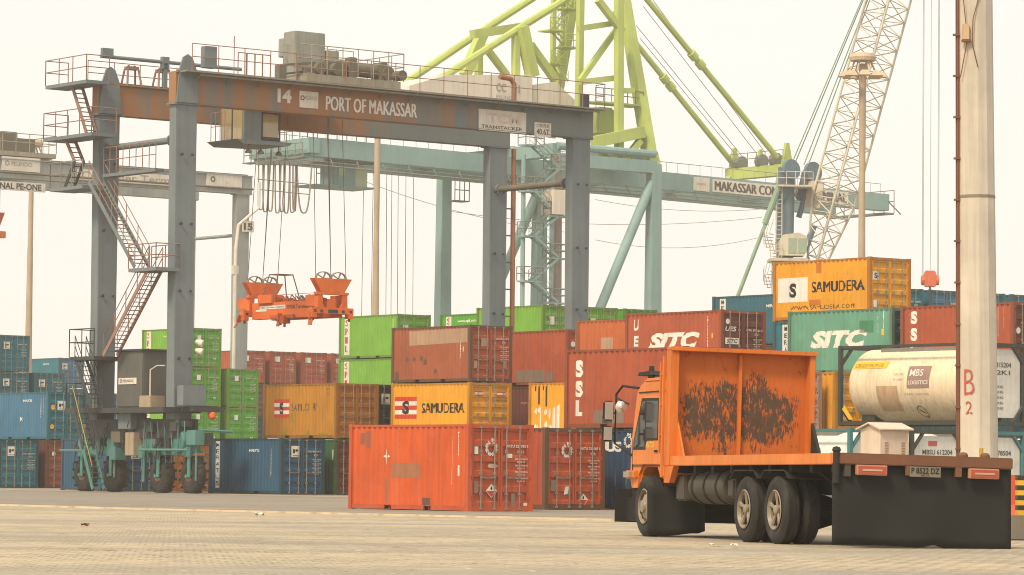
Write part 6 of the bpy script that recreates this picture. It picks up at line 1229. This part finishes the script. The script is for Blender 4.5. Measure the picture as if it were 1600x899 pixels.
# ================================================================== tank containers, mast, cabinet, bollard, litter
M_tkw = paint('cream_tank', (.80, .64, .43), rust=.12, streak=.35, fade=.2, dirt=(.16, .115, .07)); M_tkw2 = paint('white_tank', (.68, .66, .59), rust=.1, streak=.2); M_frd = paint('dark_tank_frame', (.055, .058, .05), rust=.3); M_frt = paint('teal_tank_frame', (.06, .20, .21), rust=.35)
def tank(a, b, z, mat, fmat, label, code, code2, blue=False):
    t = ything('tank_container', label, 'tank container', a, b, z, 'tank containers'); W, Lg, H = 2.44, 6.06, 2.62
    f = MB()
    for x in (0, W - .13):
        for y in (0, Lg - .13): f.box(x, x + .13, y, y + .13, 0, H)
        f.box(x + .005, x + .125, .13, Lg - .13, .02, .16).box(x + .01, x + .10, .13, Lg - .13, H - .11, H - .02)
    for y in (.004, Lg - .126):
        f.box(.13, W - .13, y, y + .12, .01, .15).box(.13, W - .13, y, y + .12, H - .13, H - .01)
        for x0, x1 in ((.1, .55), (W - .1, W - .55)):
            f.bar((x0, y + .06, .62), (x1, y + .06, .1), .1, .09).bar((x0, y + .06, H - .62), (x1, y + .06, H - .1), .1, .09)
    f.box(.5, W - .5, .6, 1.2, .1, .35).box(.5, W - .5, Lg - 1.2, Lg - .6, .1, .35)
    f.build('frame', fmat, t, bevel=.008)
    r = 1.18; cz = 1.33
    br = MB().lathe([(.14, 0), (.15, .45), (.20, .80), (.30, 1.02), (.42, 1.10), (.52, r), (2.0, r), (2.01, r + .008), (2.05, r + .008), (2.06, r), (4.0, r), (4.01, r + .008), (4.05, r + .008), (4.06, r), (5.54, r), (5.64, 1.10), (5.76, 1.02), (5.86, .80), (5.91, .45), (5.92, 0)], (W / 2, 0, cz), (0, 1, 0), 56).build('barrel', mat, t, smooth=True)
    MB().box(.72, W - .72, 1.3, 4.8, cz + r - .12, cz + r + .012).build('walkway', M_walk, br)
    e = [(.42, .26), (W - .42, .26), (W - .18, .55), (W - .18, H - .5), (W - .45, H - .2), (.45, H - .2), (.18, H - .5), (.18, .55)]
    MB().prism(e, (1, 0, 0), (0, 0, 1), (0, .03, 0), (0, .09, 0)).build('end_plate', M_tkw2, t, bevel=.008)
    dm = lambda u, v: Vector((u, .082, v))
    g = [text_at(code, .55, 1.85, 1.3, .16, .02), text_at(code2, 1.0, 1.62, .8, .14, .02)]
    for k in range(5): g += [text_at('GW', .6, 1.2 - k * .17, .16, .08, .02), text_at('%d KG' % (36000 - 1300 * k), 1.0, 1.2 - k * .17, .5, .08, .02)]
    decal('lettering', g, dm, M_dtext, t); decal('label', [rect_at(.8, 2.12, .38, .15)], dm, flat('red_label', (.5, .1, .08)), t)
    return t, br
def barrel_map(z0, off=.006): # u along the barrel from the far end, v = height on the camera side
    r = 1.18 + off; W = 2.44; cz = 1.33
    return lambda u, v: Vector((W / 2 - math.sqrt(max(0, r * r - (v - cz) ** 2)), 6.06 - u, v))
def barrel_decal(name, geos, mat, parent, off=.012):
    g2 = []
    return decal(name, geos, barrel_map(0, off), mat, parent)
def brect(u, v, w_, h, n=10): 
    vs = []; fs = []
    for i in range(n + 1): vs += [(u, v + h * i / n), (u + w_, v + h * i / n)]
    for i in range(n): fs.append((2 * i, 2 * i + 1, 2 * i + 3, 2 * i + 2))
    return vs, fs
TA, TB, TZ = 77.7, 76.3, 2.78
t, br = tank(TA, TB, TZ, M_tkw, M_frd, 'cream tank container with a brown MBS Logistics panel, on the upper tier', 'MBSU 315204', '22K1')
barrel_decal('label', [brect(.55, 1.86, 1.55, .22, 4)], yel, br); barrel_decal('lettering', [text_at('CRUDE PALM OIL', .65, 1.9, 1.3, .12, .0, .3)], flat('olive_lettering', (.25, .15, .02)), br, .018)
barrel_decal('label', [brect(3.15, 1.20, 1.0, .70)], flat('brown_panel', (.30, .19, .15), .6), br); barrel_decal('lettering', [text_at('MBS', 3.25, 1.58, .6, .22, .012), text_at('LOGISTICS', 3.22, 1.31, .88, .13, .02)], white, br, .02)
barrel_decal('paint_patch', [brect(1.75, .48, .95, .80)], paint('tan_patch', (.55, .37, .22), rust=.1), br)
barrel_decal('hazard_placard', [([(3.5 + x, .45 + y) for x, y in g[0]], g[1]) for g in (disc_at(0, 0, .19, 24, .165), poly_at([(-.12, .08), (-.02, .05), (.14, -.06), (.02, -.03)]))], M_dtext, br, .014)
barrel_decal('stencil', [text_at('UN 1202', 2.55, 1.62, .4, .07, 0), text_at('T11 22K1', 2.5, 1.45, .45, .07, 0), text_at('TARE 3640 KG', 3.0, .98, 1.1, .06, 0)], M_ftext, br)
MB().prism([(0, 0), (.32, -.34), (.5, -.34), (.1, .12)], (0, -1, 0), (0, 0, 1), (.02, 0, 0), (.04, 5.9, .55)).build('warning_label', yel, t)
t2, b2 = tank(72.5, TB, 0, M_tkw2, M_frt, 'white tank in a teal frame right behind the truck deck, next to the headboard', 'TIFU 378501', '22K2')
decal('stripe', [poly_at([(.2, .62), (.2, .95), (.95, 2.2), (1.25, 2.2)])], lambda u, v: Vector((u, .078, v)), flat('blue_stripe', (.03, .15, .36)), t2)
barrel_decal('stain', [disc_at(4.3, 1.75, .32, 18, .12), disc_at(4.3, 1.75, .12)], flat('oily_stain', (.30, .25, .14), .8), b2)
tank(75.1, TB, 0, M_tkw2, M_frd, 'white tank container with a grey post, on the ground behind the white cabinet', 'MBSU 612204', '22K1')
tank(TA, TB, 0, M_tkw2, M_frt, 'white tank container on the ground under the cream one, right of the mast', 'TIFU 378504', '22K2 LABU')
# concrete mast
mp = at_y(1529, 600, 75.0); MZ = ground_z(75.0)
pm = thing('concrete_mast', 'thick pale concrete mast marked B 2 in red, standing behind the truck', 'mast', (mp.x, 75, MZ)); pm.rotation_euler = (0, R(-.55) * -1 * -1, 0)
M_conc = paint('pale_concrete', (.58, .51, .415), rust=.08, streak=.3, fade=.3, rough=.85, dirt=(.24, .20, .15), rustcol=(.30, .22, .15)); M_pipe = paint('rusty_conduit', (.20, .085, .05), rust=.4)
MB().lathe([(0, .62), (.25, .62), (.26, .455), (7.2, .415), (7.21, .41), (14, .375), (24, .31), (24, 0)], (0, 0, 0), (0, 0, 1), 12).build('shaft', M_conc, pm)
MB().lathe([(7.16, .418), (7.16, .424), (7.22, .422), (7.22, .416)], (0, 0, 0), (0, 0, 1), 12, False).build('joint_band', flat('dark_joint', (.22, .18, .13)), pm)  # plain dark band round the shaft joint
m = MB().tube([(-.44, -.16, 0), (-.38, -.14, 14)], .028, 6).tube([(-.475, -.12, 0), (-.41, -.12, 14)], .018, 6)
for k in range(14): m.box(-.50, -.36, -.20, -.10, .8 + k * .9, .84 + k * .9)
m.build('conduit', M_pipe, pm)
bz_ = at_y(1516, 62, 74.6).z - MZ
m = MB().box(-.32, -.18, -.44, -.30, bz_, bz_ + .34).build('junction_box', paint('buff_box', (.55, .38, .22)), pm, bevel=.01)
MB().tube([(-.36, -.3, bz_ - .8), (-.22, -.42, bz_), (-.30, -.38, bz_ + .9)], .012, 5).tube([(.04, -.41, bz_ + .95), (-.1, -.43, bz_ + .45), (-.12, -.43, bz_ - .1), (0, -.42, bz_ - .6)], .012, 5).box(-.34, -.14, -.46, -.32, bz_ - .05, bz_).build('loose_wire', M_pipe, pm)
def mast_map(u, v):
    rr = .455 - .04 * v / 7 + .006; an = math.radians(-90) + u / rr; an6 = (an % (2 * math.pi / 12)) - math.pi / 12
    return Vector((rr * math.cos(an), rr * math.sin(an), v))
def wide(s, u, v, w_, h, b):
    vs, fs = text_at(s, u, v, w_, h, b); return vs, fs
zB0, zB1 = at_y(1510, 617, 74.6).z - MZ, at_y(1510, 577, 74.6).z - MZ; z20, z21 = at_y(1510, 647, 74.6).z - MZ, at_y(1510, 627, 74.6).z - MZ
decal('lettering', [text_at('B', -.36, zB0, .24, zB1 - zB0, -.012), text_at('2', -.33, z20, .16, z21 - z20, .0)], mast_map, paint('faded_red_lettering', (.50, .10, .05), rust=.2), pm)
# white electric cabinet
cb0 = at_y(1376, 700, 75.5); cz = ground_z(75.5)
ec = thing('electric_cabinet', 'small cream electric cabinet with a pitched lid, behind the truck deck', 'cabinet', (cb0.x, 75.5, cz), GAM + R(3)); ec.rotation_euler[2] = R(32)
M_cab = paint('cream_cabinet', (.66, .53, .41), rust=.1, streak=.2)
zt_ = at_y(1376, 672, 75.5).z - cz
MB().box(0, .78, 0, .72, .12, zt_).build('housing', M_cab, ec, bevel=.008); MB().box(-.02, .8, -.02, .74, 0, .12).build('plinth', M_conc, ec)
MB().prism([(-.08, 0), (.36, .14), (.80, 0), (.80, -.03), (.36, .11), (-.08, -.03)], (0, 1, 0), (0, 0, 1), (.94, 0, 0), (-.08, 0, zt_ + .03)).build('roof', M_cab, ec)
MB().prism([(0, 0), (.36, .12), (.72, 0)], (0, 1, 0), (0, 0, 1), (.78, 0, 0), (0, 0, zt_)).build('gable', M_cab, ec)
for x in (.16, .62):
    m = MB()
    for k in range(12): m.box(x - .05, x + .05, -.012, .002, zt_ - .95 + k * .06, zt_ - .925 + k * .06)
    m.build('louvre', paint('pinkish_slot', (.40, .24, .18)), ec)
# striped bollard, barrier
sbp = at_y(1600, 808, 58.5); gz = ground_z(58.5)
sb = thing('striped_pillar', 'yellow and black striped pillar on a concrete foot at the right picture edge', 'pillar', (sbp.x, 58.5, gz))
MB().box(-.3, .5, -.3, .3, 0, .42).build('foot', paint('grey_foot', (.20, .17, .13), rust=.2), sb, bevel=.02)
for k in range(8): MB().box(-.13, .3, -.14, .14, .42 + k * .084, .42 + (k + 1) * .084).build('stripe', flat('hazard_yellow', (.65, .38, .03), .5) if k % 2 == 0 else flat('hazard_black', (.03, .028, .024), .5), sb)
p = at_y(1584, 800, 64); bar = thing('road_barrier', 'orange-red plastic barrier peeping out right of the truck flap', 'barrier', (p.x, 64, ground_z(64)))
MB().prism([(-.28, 0), (.28, 0), (.26, .25), (.12, .45), (.1, 1.0), (-.1, 1.0), (-.12, .45), (-.26, .25)], (0, 1, 0), (0, 0, 1), (1.6, 0, 0), (-.25, 0, .12)).build('barrier_body', paint('barrier_orange', (.60, .09, .03), rust=.1), bar, bevel=.02)
MB().box(-.2, 1.3, -.3, .3, 0, .13).build('barrier_foot', paint('grey_foot', (.20, .17, .13)), bar); MB().box(-.27, -.255, -.1, .1, .6, .75).build('sticker', white, bar)
# litter
def litter(u, v, name, label, cat, mat, s):
    p = at_z(u, v, .1); gz_ = ground_z(p.y)
    for _ in range(6): p = at_z(u, v, ground_z(p.y))
    rnd = random.Random(u); m = MB((0, 0, 0)); P = [[(-s + 2 * s * i / 4 + rnd.uniform(-.2, .2) * s, -s + 2 * s * j / 4 + rnd.uniform(-.2, .2) * s, .004 + rnd.random() * s * .9) for i in range(5)] for j in range(5)]
    m.grid(P); o_ = m.build(name, mat, None, fix=False); o_.location = (p.x, p.y, ground_z(p.y) + .004); o_.modifiers.new('thickness', 'SOLIDIFY').thickness = .004; return tag(o_, label, cat)
litter(405, 806, 'paper_scrap', 'crumpled white paper lying alone on the paving left of the front container', 'litter', white, .10)
litter(1112, 853, 'paper_scrap', 'small white scrap on the paving under the truck, left one of two', 'litter', white, .035)
litter(1147, 854, 'paper_scrap', 'flat white scrap on the paving before the rear wheels, right one of two', 'litter', white, .05)
litter(133, 823, 'dry_leaf', 'brown dry leaf on the paving at the lower left', 'leaf', paint('dry_leaf', (.20, .08, .04)), .07)
litter(769, 799, 'paper_scrap', 'red and white scrap lying below the emblem doors of the front container', 'litter', redp, .07)
